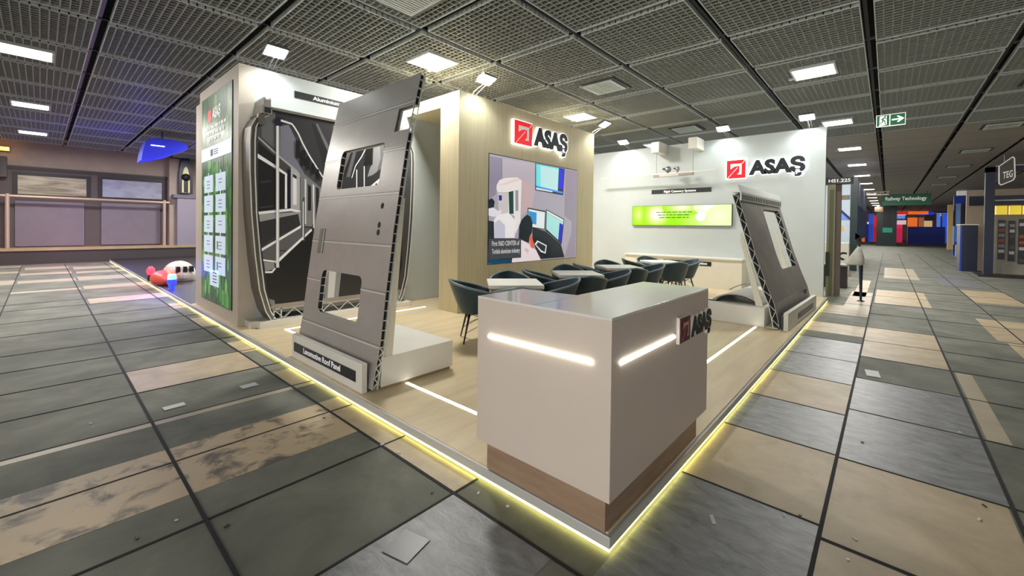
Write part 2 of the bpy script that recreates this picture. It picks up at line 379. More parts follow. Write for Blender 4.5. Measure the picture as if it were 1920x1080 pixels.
logo('wall_logo', 'lit red and black ASA\u015e logo on the tan wall above the lab picture', (4.275, 4.514, 3.235), (1, 0, 0), (0, 0, 1), (0.53, 0.45), 1.20, 0.35, 0.59, 0.07, 0.08)
logo('counter_logo', 'unlit dark red and black ASA\u015e logo on the side of the counter', (0.735, -0.035, 0.905), (1, 0, 0), (0, 0, 1), (0.165, 0.150), 0.40, 0.115, 0.188, 0.012, 0.024, lit=False)

# ================================================================ RECEPTION COUNTER
ct = thing('reception_counter', 'L-shaped beige reception counter with light lines on the platform corner', 'counter', (0.6, 0.4, P))
CL = [(-0.074, -0.034), (1.335, -0.034), (1.335, 0.456), (0.385, 0.456), (0.345, 0.867), (-0.074, 0.867)]
b = MB(); b.prism(CL, 'z', 0.308, 1.165, COUNTER); b.build('body', ct, bevel=0.003)
b = MB(); b.prism(CL, 'z', 1.165, 1.18, COUNTERTOP); b.build('worktop', ct, bevel=0.002)
b = MB(); b.box(-0.0735, 0.386, 0.4345, 0.4375, 1.18, 1.1804, mat('joint_line', (150, 142, 138), 0.6)); b.build('worktop_joint', ct)
b = MB(); b.prism([(0.004, 0.03), (1.32, 0.03), (1.32, 0.43), (0.36, 0.43), (0.33, 0.85), (0.004, 0.85)], 'z', P, 0.308, WOODB); b.build('plinth', ct)
b = MB(); b.tube([(-0.076, 0.766, 0.954), (-0.076, 0.066, 0.954)], 0.0125, LED, n=12); b.build('light_line', ct)
b = MB(); b.tube([(0.013, -0.036, 0.954), (0.69, -0.036, 0.954)], 0.0125, LED, n=12); b.build('light_line', ct)

# ================================================================ PYLON SCREEN
GREENS = [(38, 92, 40), (52, 118, 50), (72, 140, 62), (30, 74, 36), (92, 158, 74), (24, 60, 32)]
ps = thing('pylon_screen', 'tall green forest screen with white cards on the stand pylon', 'screen', (0.07, 7.2, 0.3))
b = MB(); b.box(0.058, 0.07, 6.33, 8.09, 0.298, 3.745, BLACK); b.build('bezel', ps)
def Y(v): return 8.08 - v * 1.74          # v: 0 at the screen's left edge, 1 at its right
pol = [((44, 84, 44), [(Y(0), .305), (Y(1), .305), (Y(1), 3.738), (Y(0), 3.738)])]
for k in range(46):                          # upper trunks and undergrowth
    v = random.random(); zz = random.uniform(2.9, 3.62); ww = random.uniform(.012, .05); h = random.uniform(.2, .6)
    c = random.choice([(58, 98, 50), (84, 116, 66), (40, 70, 40), (104, 132, 84), (36, 60, 36)])
    pol.append((c, [(Y(max(.0, v - ww)), zz - h / 2 if zz - h / 2 > 2.9 else 2.9), (Y(min(1, v + ww)), max(2.9, zz - h / 2)), (Y(min(1, v + ww * .6)), min(3.735, zz + h / 2)), (Y(max(0, v - ww * .6)), min(3.735, zz + h / 2))]))
for k in range(240):                         # lower tree crowns
    v = random.uniform(.03, .97); zz = random.uniform(.36, 2.6); rr = random.uniform(.035, .10)
    c = random.choice(GREENS); pts = []
    for q in range(9):
        a = q / 9 * 6.283; vv = min(1, max(0, v + rr * .55 * math.cos(a) * random.uniform(.7, 1.2))); pts.append((Y(vv), min(2.66, max(.306, zz + rr * 1.9 * math.sin(a) * random.uniform(.7, 1.2)))))
    pol.append((c, pts))
b = MB()
for i, (c, pts) in enumerate(pol): b.flat(pts, 'x', 0.0575 - 0.000012 * i, hexm(c, 0.42, 0.35))
b.build('forest_picture', ps, fix=False)
CARD = mat('screen_card_white', (196, 212, 228), 0.35, emit=0.42)
INK = mat('screen_ink', (80, 100, 124), 0.5)
b = MB(); b.box(0.0525, 0.054, 6.34, 8.085, 2.665, 2.882, CARD); bn = b.build('white_band', ps)
b = MB(); b.box(0.051, 0.0526, 7.35, 7.50, 2.72, 2.83, INK)
for k in range(3): b.box(0.051, 0.0526, 7.05, 7.30, 2.73 + k * .035, 2.745 + k * .035, INK)
b.build('print', bn)
for r_ in range(5):
    for c_ in range(2):
        y1 = (7.90, 7.19)[c_]; z0 = 2.12 - r_ * 0.335; b = MB()
        b.box(0.0525, 0.054, y1 - 0.56, y1, z0, z0 + 0.285, CARD); cd = b.build('card', ps)
        b = MB()
        for k in range(2 if (r_ + c_) % 2 else 3): b.box(0.051, 0.0526, y1 - 0.36, y1 - 0.18, z0 + .18 - k * .055, z0 + .191 - k * .055, INK)
        if r_ > 2 and c_: b.box(0.051, 0.0526, y1 - 0.16, y1 - 0.09, z0 + .07, z0 + .20, hexm((60, 150, 80), .3))
        b.box(0.053, 0.0545, y1 - 0.30, y1 - 0.26, z0 + 0.285, z0 + 0.335, hexm((200, 220, 235), .4)); b.build('print', cd)
b = MB(); b.box(0.0525, 0.054, 6.99, 7.51, 0.47 + .1, 0.83, CARD); cd = b.build('card', ps)
b = MB()
for k in range(4): b.box(0.051, 0.0526, 7.10, 7.34, .63 + k * .05, .645 + k * .05, INK)
b.build('print', cd)
b = MB(); b.box(0.0525, 0.0535, 7.46, 7.66, 3.30, 3.50, mat('screen_red', (214, 30, 44), 0.4, emit=0.5)); b.build('red_square', ps)
text('lettering', 'ASA\u015e', 0.23, PRINTW, ps, (0.053, 7.42, 3.335), (0, -1, 0), (0, 0, 1), bold=0.012, width=0.50, depth=0.0005)
b = MB()
for row, (ya, yb) in enumerate(((7.85, 6.62), (7.88, 6.60), (7.62, 6.9))):
    y = ya
    while y > yb + 0.1:
        ww = random.uniform(.08, .22); b.box(0.0525, 0.0535, max(yb, y - ww), y, 3.17 - row * .10, 3.22 - row * .10, PRINTW); y -= ww + .035
b.build('caption', ps)

# ================================================================ TRAIN BODY SECTION
YF = 5.72
tb = thing('train_body_section', 'aluminium train car body cross-section around a printed train interior', 'exhibit', (1.5, 5.85, P))
OUT = [(0.405,0.181),(0.326,0.325),(0.242,0.644),(0.185,1.143),(0.136,1.748),(0.113,2.346),(0.111,2.78),(0.124,2.976)]
XM = 1.495
OUTL = OUT + [(0.18, 3.10), (0.30, 3.18)]
OUTR = [(2 * XM - x, z) for x, z in OUTL]
def inset(pts, d): return [(x + (d if x < XM else -d), z) for x, z in pts]
SKIN = mat('painted_side_profile', (116, 111, 104), 0.4, metal=0.5, noise=0.05, nscale=3)
for side in (OUTL, OUTR):
    b = MB(); ins = inset(side, 0.075)
    for i in range(len(side) - 1):
        a, c, d_, e_ = side[i], side[i + 1], ins[i + 1], ins[i]
        b.prism([a, c, d_, e_], 'y', YF + 0.012, 6.066, SKIN)
    b.build('side_shell', tb)
for side in (OUTL, OUTR):
    b = MB()
    for off, wd in ((0.0, 0.014), (0.062, 0.016)):
        s0, s1 = inset(side, off), inset(side, off + wd)
        for i in range(len(side) - 1): b.prism([s0[i], s0[i + 1], s1[i + 1], s1[i]], 'y', YF, YF + 0.014, ALUL)
    b.build('cut_edge', tb)
# roof rail profile: corner chambers and a thin band between them
b = MB()
for s in (1, -1):
    def X(x): return x if s > 0 else 2 * XM - x
    xs = sorted((X(0.265), X(0.40))); b.box(xs[0], xs[1], YF, 6.066, 3.19, 3.30, ALU)
    xs = sorted((X(0.29), X(0.385))); b.box(xs[0], xs[1], YF + .002, 6.066, 3.30, 3.395, ALU)
    xs = sorted((X(0.285), X(0.315))); b.box(xs[0], xs[1], YF, 6.066, 3.395, 3.42, ALUL)
    xs = sorted((X(0.355), X(0.385))); b.box(xs[0], xs[1], YF, 6.066, 3.395, 3.42, ALUL)
    xs = sorted((X(0.30), X(0.385))); b.box(xs[0], xs[1], YF - .003, YF, 3.205, 3.285, HOLLOW)
    xs = sorted((X(0.22), X(0.30))); b.box(xs[0], xs[1], YF - .001, 6.066, 3.02, 3.17, SKIN)
b.box(0.40, 2 * XM - 0.40, YF, 6.066, 3.265, 3.30, ALUD)
b.box(0.40, 2 * XM - 0.40, YF - 0.006, YF, 3.292, 3.304, ALUL)
b.build('roof_profile', tb)
# floor truss
b = MB(); b.box(0.42, 2 * XM - 0.42, YF, 6.066, 0.335, 0.36, ALU); b.box(0.42, 2 * XM - 0.42, YF, 6.066, 0.195, 0.205, ALUL)
b.box(0.40, 2 * XM - 0.40, YF + 0.004, 6.066, 0.36, 0.42, ALUD)
n = 15; xa, xb = 0.44, 2 * XM - 0.44
for i in range(n):
    x0 = xa + (xb - xa) * i / n; x1 = xa + (xb - xa) * (i + 1) / n
    b.bar((x0, YF + 0.03, 0.205 if i % 2 else 0.335), (x1, YF + 0.03, 0.335 if i % 2 else 0.205), 0.06, 0.009, ALUL)
for x in (xa, xa + 0.10, xb - 0.10, xb): b.box(x - .006, x + .006, YF, YF + .06, 0.195, 0.36, ALUL)
b.build('floor_truss', tb)
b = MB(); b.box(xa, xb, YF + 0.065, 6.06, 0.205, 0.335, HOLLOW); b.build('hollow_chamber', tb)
PXY = 5.745
inner = inset(OUT[1:] + [(0.19, 3.02)], 0.07)
outline = [(0.42, .37)] + inner + [(0.36, 3.20), (0.42, 3.262)]
outline = outline + [(2 * XM - x, z) for x, z in reversed(outline)]
b = MB(); b.prism(outline, 'y', PXY, 6.06, hexm((74, 74, 78))); b.build('print_board', tb)
G = lambda v: (min(250, int(v * 1.12 + 6)),) * 2 + (min(252, int(v * 1.12 + 8)),)
pp = [
 (G(64), [(0.37,3.211),(1.378,3.249),(2.027,3.094),(2.046,1.061),(1.115,1.101),(0.484,1.917),(0.255,2.516)]),
 (G(48), [(0.376,3.27),(0.969,3.258),(1.298,3.268),(1.301,2.887),(1.888,2.356),(1.06,2.282),(0.973,2.621),(0.804,2.981),(0.643,3.109),(0.451,3.164)]),
 (G(92), [(0.267,3.266),(0.45,3.225),(0.453,2.697),(0.269,2.849)]),
 (G(34), [(0.969,3.171),(1.012,3.179),(1.303,2.618),(1.191,2.427)]),
 (G(96), [(1.033,3.184),(1.065,3.19),(1.302,2.753),(1.28,2.66)]),
 ((128,128,142), [(0.513,3.043),(0.637,3.095),(0.739,2.879),(0.736,2.607),(0.862,2.39),(0.895,2.158),(0.765,2.413),(0.511,2.623)]),
 (G(30), [(0.229,2.774),(0.447,2.594),(0.448,2.471),(0.227,2.6)]),
 (G(150), [(0.226,2.851),(0.462,2.655),(0.765,2.421),(0.961,2.163),(0.962,2.095),(0.766,2.38),(0.462,2.616),(0.226,2.82)]),
 (G(214), [(0.22,2.605),(0.467,2.458),(0.618,2.356),(0.618,2.313),(0.467,2.41),(0.221,2.543)]),
 (G(30), [(0.227,2.536),(0.453,2.401),(0.456,1.829),(0.238,1.774)]),
 (G(26), [(0.504,2.383),(0.592,2.336),(0.573,1.842),(0.506,1.831)]),
 (G(54), [(0.256,2.211),(0.396,2.239),(0.396,2.216),(0.256,2.18)]),
 (G(54), [(0.251,1.844),(0.427,1.875),(0.427,1.851),(0.251,1.821)]),
 (G(225), [(0.585,2.336),(0.615,2.323),(0.618,1.836),(0.588,1.834)]),
 ((26,28,46), [(0.622,2.435),(0.66,2.415),(0.663,1.829),(0.625,1.828)]),
 (G(158), [(0.667,2.472),(0.799,2.373),(0.802,1.81),(0.671,1.822)]),
 (G(206), [(0.698,2.379),(0.752,2.352),(0.755,1.898),(0.701,1.896)]),
 (G(40), [(0.698,2.371),(0.752,2.336),(0.752,2.287),(0.698,2.315)]),
 (G(110), [(0.806,2.423),(1.193,2.124),(1.197,1.569),(0.811,1.573)]),
 (G(190), [(0.87,2.307),(0.894,2.292),(0.898,1.607),(0.874,1.607)]),
 (G(30), [(0.919,2.228),(0.967,2.191),(0.97,1.817),(0.921,1.815)]),
 (G(200), [(0.992,2.235),(1.016,2.212),(1.02,1.609),(0.996,1.609)]),
 (G(36), [(1.041,2.197),(1.091,2.167),(1.095,1.694),(1.045,1.693)]),
 (G(214), [(0.231,1.774),(0.671,1.838),(0.81,1.811),(0.81,1.778),(0.671,1.798),(0.238,1.736)]),
 (G(140), [(0.238,1.736),(0.81,1.794),(0.811,1.573),(0.779,1.761),(0.252,1.629)]),
 (G(44), [(0.245,1.629),(0.779,1.761),(0.811,1.582),(0.45,1.413),(0.281,1.284)]),
 (G(226), [(0.275,1.246),(0.819,1.59),(0.819,1.549),(0.282,1.207)]),
 (G(84), [(0.289,1.214),(0.819,1.549),(0.996,1.542),(0.503,1.073),(0.452,1.06),(0.296,1.083)]),
 (G(40), [(0.502,1.223),(0.636,1.203),(0.629,1.187),(0.495,1.207)]),
 (G(26), [(0.325,0.888),(0.453,0.934),(0.511,1.041),(1.029,1.567),(1.462,1.571),(1.472,0.246),(0.478,0.324),(0.362,0.551)]),
 (G(222), [(0.452,1.06),(0.503,1.089),(0.972,1.533),(0.988,1.508),(0.511,1.041),(0.46,1.02)]),
 (G(222), [(0.296,1.091),(0.452,1.06),(0.452,1.036),(0.296,1.068)]),
 (G(130), [(0.303,1.06),(0.445,1.036),(0.446,0.942),(0.325,0.911)]),
 (G(216), [(0.318,0.912),(0.41,0.913),(0.453,0.957),(0.467,0.941),(0.417,0.881),(0.325,0.888)]),
 (G(120), [(0.376,0.51),(0.448,0.478),(0.47,0.356),(0.42,0.332)]),
 (G(96), [(0.42,0.348),(1.472,0.3),(1.472,0.238),(0.427,0.299)]),
 ((84,84,88), [(0.848,2.017),(0.872,2.019),(0.876,1.343),(0.852,1.343)]),
 (G(206), [(0.841,1.951),(0.856,1.952),(0.86,1.36),(0.844,1.36)]),
 (G(200), [(1.002,1.96),(1.018,1.961),(1.021,1.542),(1.004,1.542)]),
 (G(178), [(0.457,3.042),(0.5,3.05),(0.511,0.954),(0.467,0.956)]),
 (G(235), [(0.468,3.044),(0.486,3.047),(0.496,0.97),(0.478,0.971)]),
 ((40,34,54), [(0.436,3.127),(0.464,3.171),(0.53,3.175),(0.571,3.134),(0.564,3.093),(0.516,3.047),(0.464,3.047),(0.436,3.084)]),
 (G(206), [(0.522,3.149),(0.679,3.124),(0.717,3.083),(0.779,2.989),(0.843,2.853),(0.948,2.67),(1.158,2.359),(1.141,2.349),(0.932,2.652),(0.827,2.834),(0.764,2.97),(0.702,3.064),(0.671,3.098),(0.522,3.117)]),
]
for (x0, y0, x1, y1) in ((554, 264, 562, 296), (565, 282, 572, 310), (575, 292, 580, 318), (584, 305, 589, 326), (594, 318, 598, 336)):
    pass
STR = [[(0.734,2.884),(0.796,2.87),(0.797,2.609),(0.735,2.626)],[(0.82,2.751),(0.876,2.734),(0.877,2.496),(0.821,2.514)],[(0.9,2.664),(0.94,2.644),(0.942,2.438),(0.901,2.458)],[(0.973,2.566),(1.014,2.546),(1.015,2.379),(0.974,2.399)],[(1.056,2.483),(1.09,2.462),(1.091,2.302),(1.057,2.324)]]
pp += [(G(22), s) for s in STR]
# the part of the picture seen through the two openings of the roof panel
pp += [
 (G(44), [(1.317,3.013),(2.398,3.154),(2.408,2.063),(1.325,2.003)]),
 (G(92), [(1.552,2.849),(1.63,2.869),(1.463,2.39),(1.416,2.385)]),
 (G(28), [(1.634,2.869),(1.658,2.879),(1.513,2.394),(1.471,2.39)]),
 (G(88), [(1.668,2.882),(1.718,2.898),(1.599,2.403),(1.534,2.396)]),
 (G(30), [(1.735,2.901),(1.861,2.936),(1.72,2.565),(1.651,2.408),(1.616,2.404)]),
 (G(210), [(1.876,2.93),(1.895,2.933),(1.808,2.76),(1.702,2.596),(1.637,2.39),(1.623,2.389),(1.688,2.601),(1.797,2.775)]),
 (G(20), [(1.898,2.975),(2.0,2.991),(1.994,2.655),(1.91,2.629),(1.829,2.526),(1.863,2.75)]),
 (G(126), [(2.021,2.994),(2.24,3.115),(2.186,2.617),(2.014,2.477),(1.912,2.433),(1.966,2.609),(2.012,2.666)]),
 (G(92), [(2.143,3.065),(2.24,3.115),(2.186,2.617),(2.09,2.537),(2.164,2.789)]),
 (G(196), [(1.934,2.249),(2.199,2.478),(2.223,2.196),(1.935,2.065)]),
 (G(50), [(2.065,2.325),(2.096,2.346),(2.098,2.168),(2.067,2.147)]),
 (G(206), [(1.706,2.538),(1.725,2.54),(1.728,2.161),(1.709,2.16)]),
 (G(200), [(1.841,2.607),(1.861,2.619),(1.865,2.17),(1.845,2.169)]),
 (G(40), [(1.116,0.974),(1.946,0.833),(1.952,0.089),(1.121,0.208)]),
 (G(120), [(1.219,0.925),(1.467,0.883),(1.399,0.282),(1.172,0.287)]),
 (G(176), [(1.262,0.922),(1.377,0.898),(1.328,0.283),(1.223,0.288)]),
 (G(92), [(1.12,0.327),(1.95,0.341),(1.951,0.294),(1.121,0.268)]),
 (G(58), [(2.46,2.504),(2.816,2.539),(2.85,1.633),(2.709,0.432),(2.458,0.408)]),
 (G(22), [(2.57,1.629),(2.627,1.63),(2.612,0.838),(2.557,0.644)]),
]
picture('interior_picture', tb, 'y', PXY - 0.001, -0.00025, pp, rough=0.35)
b = MB(); b.box(0.24, 2.78, 5.665, 6.066, P, 0.192, WHITE); b.box(0.16, 0.24, 5.80, 6.066, P, 0.19, WHITE); b.build('plinth', tb)
sg = thing('wall_sign', 'dark sign reading Aluminium on the white wall above the train section', 'sign', (1.5, 6.066, 3.61))
b = MB(); b.box(0.836, 2.35, 6.056, 6.066, 3.61, 3.715, SIGN); b.build('plate', sg)
text('lettering', 'Aluminium C', 0.085, PRINTW, sg, (1.12, 6.055, 3.635), (1, 0, 0), (0, 0, 1), bold=0.002, width=0.56, depth=0.0006)

# ================================================================ LOCOMOTIVE ROOF PANEL (leaning)
PROF = [(0.122, 0.13), (0.140, 0.25), (0.192, 0.507), (0.242, 0.934), (0.324, 1.565), (0.390, 1.975), (0.454, 2.37), (0.545, 2.775), (0.616, 3.088)]
def curve_at(prof, s):
    """s = height z -> point on the profile with its back normal"""
    for (x0, z0), (x1, z1) in zip(prof, prof[1:]):
        if s <= z1 + 1e-9 or (x1, z1) == prof[-1]:
            k = (s - z0) / (z1 - z0); t = Vector((x1 - x0, z1 - z0)).normalized()
            return x0 + (x1 - x0) * k, s, Vector((t.y, -t.x))
def sheet(b, prof, ya, yb, holes, th, m, put, off=0.0, edge=True):
    """a curved plate along the profile between ya and yb with rounded rectangular holes (y0, y1, z0, z1, r)"""
    zs = sorted(set([z for _, z in prof] + [h[k] for h in holes for k in (2, 3)]))
    fine = []
    for a, c in zip(zs, zs[1:]):
        n = max(1, int((c - a) / 0.12)); fine += [a + (c - a) * i / n for i in range(n)]
    zs = fine + [zs[-1]]
    ys = sorted(set([ya, yb] + [h[k] for h in holes for k in (0, 1)]))
    def pt(y, z, d):
        x, zz, n = curve_at(prof, z); return put(x + n.x * d, y, zz + n.y * d)
    inh = lambda y, z: any(h[0] < y < h[1] and h[2] < z < h[3] for h in holes)
    for a, c in zip(zs, zs[1:]):
        for p, q in zip(ys, ys[1:]):
            if inh((p + q) / 2, (a + c) / 2): continue
            for d in (off, off + th): b.quad(pt(p, a, d), pt(q, a, d), pt(q, c, d), pt(p, c, d), m)
    for y in ((ya, yb) if edge else ()):
        for a, c in zip(zs, zs[1:]): b.quad(pt(y, a, off), pt(y, c, off), pt(y, c, off + th), pt(y, a, off + th), m)
    for z in (zs[0], zs[-1]): b.quad(pt(ya, z, off), pt(yb, z, off), pt(yb, z, off + th), pt(ya, z, off + th), m)
    for h in holes:
        y0, y1, z0, z1, r = h
        for y in (y0, y1):
            for a, c in zip(zs, zs[1:]):
                if z0 - 1e-6 <= a and c <= z1 + 1e-6: b.quad(pt(y, a, off), pt(y, c, off), pt(y, c, off + th), pt(y, a, off + th), m)
        for z in (z0, z1): b.quad(pt(y0, z, off), pt(y1, z, off), pt(y1, z, off + th), pt(y0, z, off + th), m)
        if r:
            for cy, sy in ((y0, 1), (y1, -1)):
                for cz, sz in ((z0, 1), (z1, -1)):
                    arc = [(cy + sy * r * (1 - math.cos(a)), cz + sz * r * (1 - math.sin(a))) for a in [i * math.pi / 10 for i in range(6)]]
                    for d in (off, off + th):
                        c0 = pt(cy, cz, d); b.add([c0] + [pt(y, z, d) for y, z in arc], [(0, i, i + 1) for i in range(1, 6)], m)
                    for i in range(5):
                        b.quad(pt(*arc[i], off), pt(*arc[i + 1], off), pt(*arc[i + 1], off + th), pt(*arc[i], off + th), m)
rp = thing('roof_panel', 'tall leaning brushed aluminium roof panel with cut-outs on a white plinth', 'exhibit', (0.3, 3.25, P))
put = lambda x, y, z: (x, y, z)
HOLES = [(2.80, 3.70, 2.0, 2.44, 0.05), (2.425, 2.68, 2.525, 2.765, 0.0), (2.86, 3.745, 0.637, 1.095, 0.07), (3.79, 3.935, 1.272, 1.555, 0.0)]
b = MB(); sheet(b, PROF, 2.415, 4.10, HOLES, 0.006, ALU, put); b.build('outer_skin', rp)
b = MB(); sheet(b, PROF, 2.415, 4.10, HOLES, 0.006, ALUL, put, off=0.05); b.build('inner_skin', rp)
b = MB()
for z in (0.493, 0.971, 1.408, 1.905, 2.336, 2.80):
    for d, mm in ((-0.004, ALUL), (-0.002, ALUD)):
        for y0, y1 in ((2.415, 4.10),):
            segs = [(y0, y1)]
            for h in HOLES:
                if h[2] - 0.02 < z < h[3] + 0.02: segs = [s for a, c in segs for s in ((a, h[0]), (h[1], c)) if s[1] - s[0] > 0.02]
            zz = z if mm is ALUL else z + 0.016
            for a, c in segs:
                x, _, nn = curve_at(PROF, zz); t = Vector((-nn.y, nn.x)); h_ = 0.006
                P0 = Vector((x, zz)) + nn * d
                q = [(P0.x - t.x * h_, a, P0.y - t.y * h_), (P0.x - t.x * h_, c, P0.y - t.y * h_), (P0.x + t.x * h_, c, P0.y + t.y * h_), (P0.x + t.x * h_, a, P0.y + t.y * h_)]
                b.quad(*q, mm)
b.build('weld_seam', rp, fix=False)
def webs(b, prof, y, z0, z1, d0, d1, step, zig, m, depth=0.03, put=put, w=0.007):
    z = z0; i = 0
    while z < z1:
        zn = min(z + step, z1)
        x, zz, n = curve_at(prof, z); x2, zz2, n2 = curve_at(prof, zn if zig else z)
        da, db = (d0, d1) if (not zig or i % 2 == 0) else (d1, d0)
        A = Vector(put(x + n.x * da, y, zz + n.y * da)); B = Vector(put(x2 + n2.x * db, y, zz2 + n2.y * db))
        A2 = Vector(put(x + n.x * da, y + depth, zz + n.y * da)); t = (A2 - A); ax = (B - A).normalized(); side = ax.cross(t.normalized()) * w / 2
        vs = [A - side, A + side, B + side, B - side]; b.add(vs + [v + t for v in vs], [(0, 1, 2, 3), (7, 6, 5, 4), (0, 4, 5, 1), (1, 5, 6, 2), (2, 6, 7, 3), (3, 7, 4, 0)], m)
        z = zn if zig else z + step; i += 1
def core(b, prof, ya, yb, za, zb, d0, d1, m, put=put):
    n = max(1, int((zb - za) / 0.15)); zs = [za + (zb - za) * i / n for i in range(n + 1)]
    for a, c in zip(zs, zs[1:]):
        xa, _, na = curve_at(prof, a); xc, _, nc = curve_at(prof, c)
        qs = [(xa + na.x * d0, a + na.y * d0), (xc + nc.x * d0, c + nc.y * d0), (xc + nc.x * d1, c + nc.y * d1), (xa + na.x * d1, a + na.y * d1)]
        vs = [put(x, y, z) for y in (ya, yb) for x, z in qs]
        b.add(vs, [(0, 1, 2, 3), (7, 6, 5, 4), (0, 4, 5, 1), (1, 5, 6, 2), (2, 6, 7, 3), (3, 7, 4, 0)], m)
b = MB(); webs(b, PROF, 2.416, 0.14, 0.50, 0.006, 0.05, 0.045, True, ALUL); webs(b, PROF, 2.416, 0.56, 3.07, 0.006, 0.05, 0.088, False, ALUL)
webs(b, PROF, 3.72, 0.66, 1.08, 0.006, 0.05, 0.088, False, ALUL, depth=0.02); webs(b, PROF, 3.68, 2.02, 2.42, 0.006, 0.05, 0.088, False, ALUL, depth=0.02)
b.build('web', rp)
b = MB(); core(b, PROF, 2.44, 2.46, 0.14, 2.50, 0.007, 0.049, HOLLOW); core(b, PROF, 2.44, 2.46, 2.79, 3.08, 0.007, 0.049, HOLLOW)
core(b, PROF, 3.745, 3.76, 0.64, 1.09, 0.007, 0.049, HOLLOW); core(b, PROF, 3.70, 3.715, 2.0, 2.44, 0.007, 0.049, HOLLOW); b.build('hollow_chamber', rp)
b = MB()
for y, z in ((2.668, 1.79), (2.673, 1.604), (2.673, 1.532)):
    x, _, n = curve_at(PROF, z); t = Vector((-n.y, n.x)); vs = []
    for k in range(16): a = k / 16 * 6.283; vs.append((x - n.x * 0.002 + t.x * 0.03 * math.sin(a), y + 0.026 * math.cos(a), z - n.y * 0.002 + t.y * 0.03 * math.sin(a)))
    b.add(vs, [tuple(range(16))], HOLLOW)
b.build('bolt_hole', rp, fix=False)
lp = thing('display_plinth', 'low white plinth under the leaning roof panel', 'plinth', (0.65, 3.0, P))
b = MB(); b.box(0.215, 1.05, 2.42, 3.60, P + 0.03, 0.40, WHITE); b.build('top_box', lp, bevel=0.004)
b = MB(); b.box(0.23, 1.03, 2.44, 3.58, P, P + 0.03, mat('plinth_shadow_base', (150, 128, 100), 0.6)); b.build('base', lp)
for y in (2.43,): b = MB(); b.prism([(0.252, 0.40), (0.335, 0.40), (0.455, 1.86), (0.437, 1.86)], 'y', y, y + .025, CREAM); b.build('back_support', lp)
sb = thing('sign_box', 'white box sign reading Locomotive Roof Panel on the platform edge', 'sign', (0.08, 3.26, P))
b = MB(); b.box(0.058, 0.108, 2.48, 4.04, P, 0.362, WHITE); b.build('box', sb, bevel=0.002)
b = MB(); b.box(0.052, 0.058, 2.59, 3.975, 0.178, 0.278, SIGN); b.build('plate', sb)
text('lettering', 'Locomotive Roof Panel', 0.085, PRINTW, sb, (0.051, 3.715, 0.207), (0, -1, 0), (0, 0, 1), bold=0.0015, width=0.84, depth=0.0006)

# ================================================================ SIDE PANEL BY THE REAR WALL (leaning)
RPROF = [(-0.03, 0.14), (0.0, 0.30), (0.04, 0.481), (0.158, 0.793), (0.294, 1.194), (0.42, 1.64), (0.535, 2.04), (0.575, 2.19)]   # local y, z
sp = thing('side_panel', 'leaning dark aluminium side panel with a window opening by the rear wall', 'exhibit', (5.56, 0.242, 0.0), -0.03)
lput = lambda yy, xx, z: (xx, yy, z)         # profile runs in y, plate spreads along x
H2 = [(1.30, 2.62, 0.91, 1.98, 0.09)]
def build_local(b, name, parent, **k): return b.build(name, parent, world=False, **k)
b = MB(); sheet(b, RPROF, 0.0, 2.82, H2, 0.008, ALUD, lput); build_local(b, 'outer_skin', sp)
b = MB(); sheet(b, RPROF, 0.0, 2.82, H2, 0.008, ALUL, lput, off=0.08); build_local(b, 'inner_skin', sp)
b = MB(); webs(b, RPROF, 0.002, 0.15, 2.18, 0.008, 0.08, 0.11, True, ALUL, put=lput, w=0.006); build_local(b, 'web', sp)
b = MB(); webs(b, RPROF, 2.60, 0.95, 1.96, 0.008, 0.08, 0.11, True, ALUL, put=lput, depth=0.015)
build_local(b, 'web', sp)
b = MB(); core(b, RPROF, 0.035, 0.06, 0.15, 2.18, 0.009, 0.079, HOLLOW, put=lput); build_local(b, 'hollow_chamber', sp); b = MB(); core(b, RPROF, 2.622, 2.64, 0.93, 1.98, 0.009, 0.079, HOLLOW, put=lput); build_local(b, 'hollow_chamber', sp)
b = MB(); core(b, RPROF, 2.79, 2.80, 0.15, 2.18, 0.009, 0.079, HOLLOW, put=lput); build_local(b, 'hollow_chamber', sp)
b = MB()
b.prism([(0.522, 2.20), (0.530, 2.20), (0.575, 2.32), (0.567, 2.32)], 'x', -0.05, 2.86, ALUL)
b.box(0, 2.82, 0.522, 0.545, 2.07, 2.20, ALUL)
for k in range(24): b.box(0.06 + k * 0.115, 0.105 + k * 0.115, 0.518, 0.522, 2.085, 2.165, HOLLOW)
b.box(0, 2.82, 0.525, 0.66, 2.195, 2.207, ALUL)
build_local(b, 'roof_flange', sp)
b = MB(); b.box(2.36, 2.46, -0.006 + 0.0, 0.02, 0.40, 0.47, BLACK); b.box(2.37, 2.42, -0.010, 0.0, 0.41, 0.44, WHITE); build_local(b, 'small_socket', sp)
rpl = thing('display_plinth', 'low white plinth behind the dark side panel near the rear wall', 'plinth', (5.56, 0.242, 0.0), -0.03)
b = MB(); b.box(0.0, 2.75, 0.17, 1.05, P, 0.395, WHITE); build_local(b, 'top_box', rpl, bevel=0.004)
for x in (0.12, 2.55): b = MB(); b.prism([(0.22, 0.398), (0.32, 0.398), (0.57, 1.50), (0.545, 1.56), (0.52, 1.50)], 'x', x, x + 0.03, CREAM); build_local(b, 'back_support', rpl)
b = MB(); b.box(0.05, 2.75, 0.0, 0.165, P, P + 0.012, CREAM); b.box(0.02, 2.75, -0.072, -0.045, P, 0.30, mat('channel_teal', (46, 66, 66), 0.5)); build_local(b, 'foot_channel', rpl)
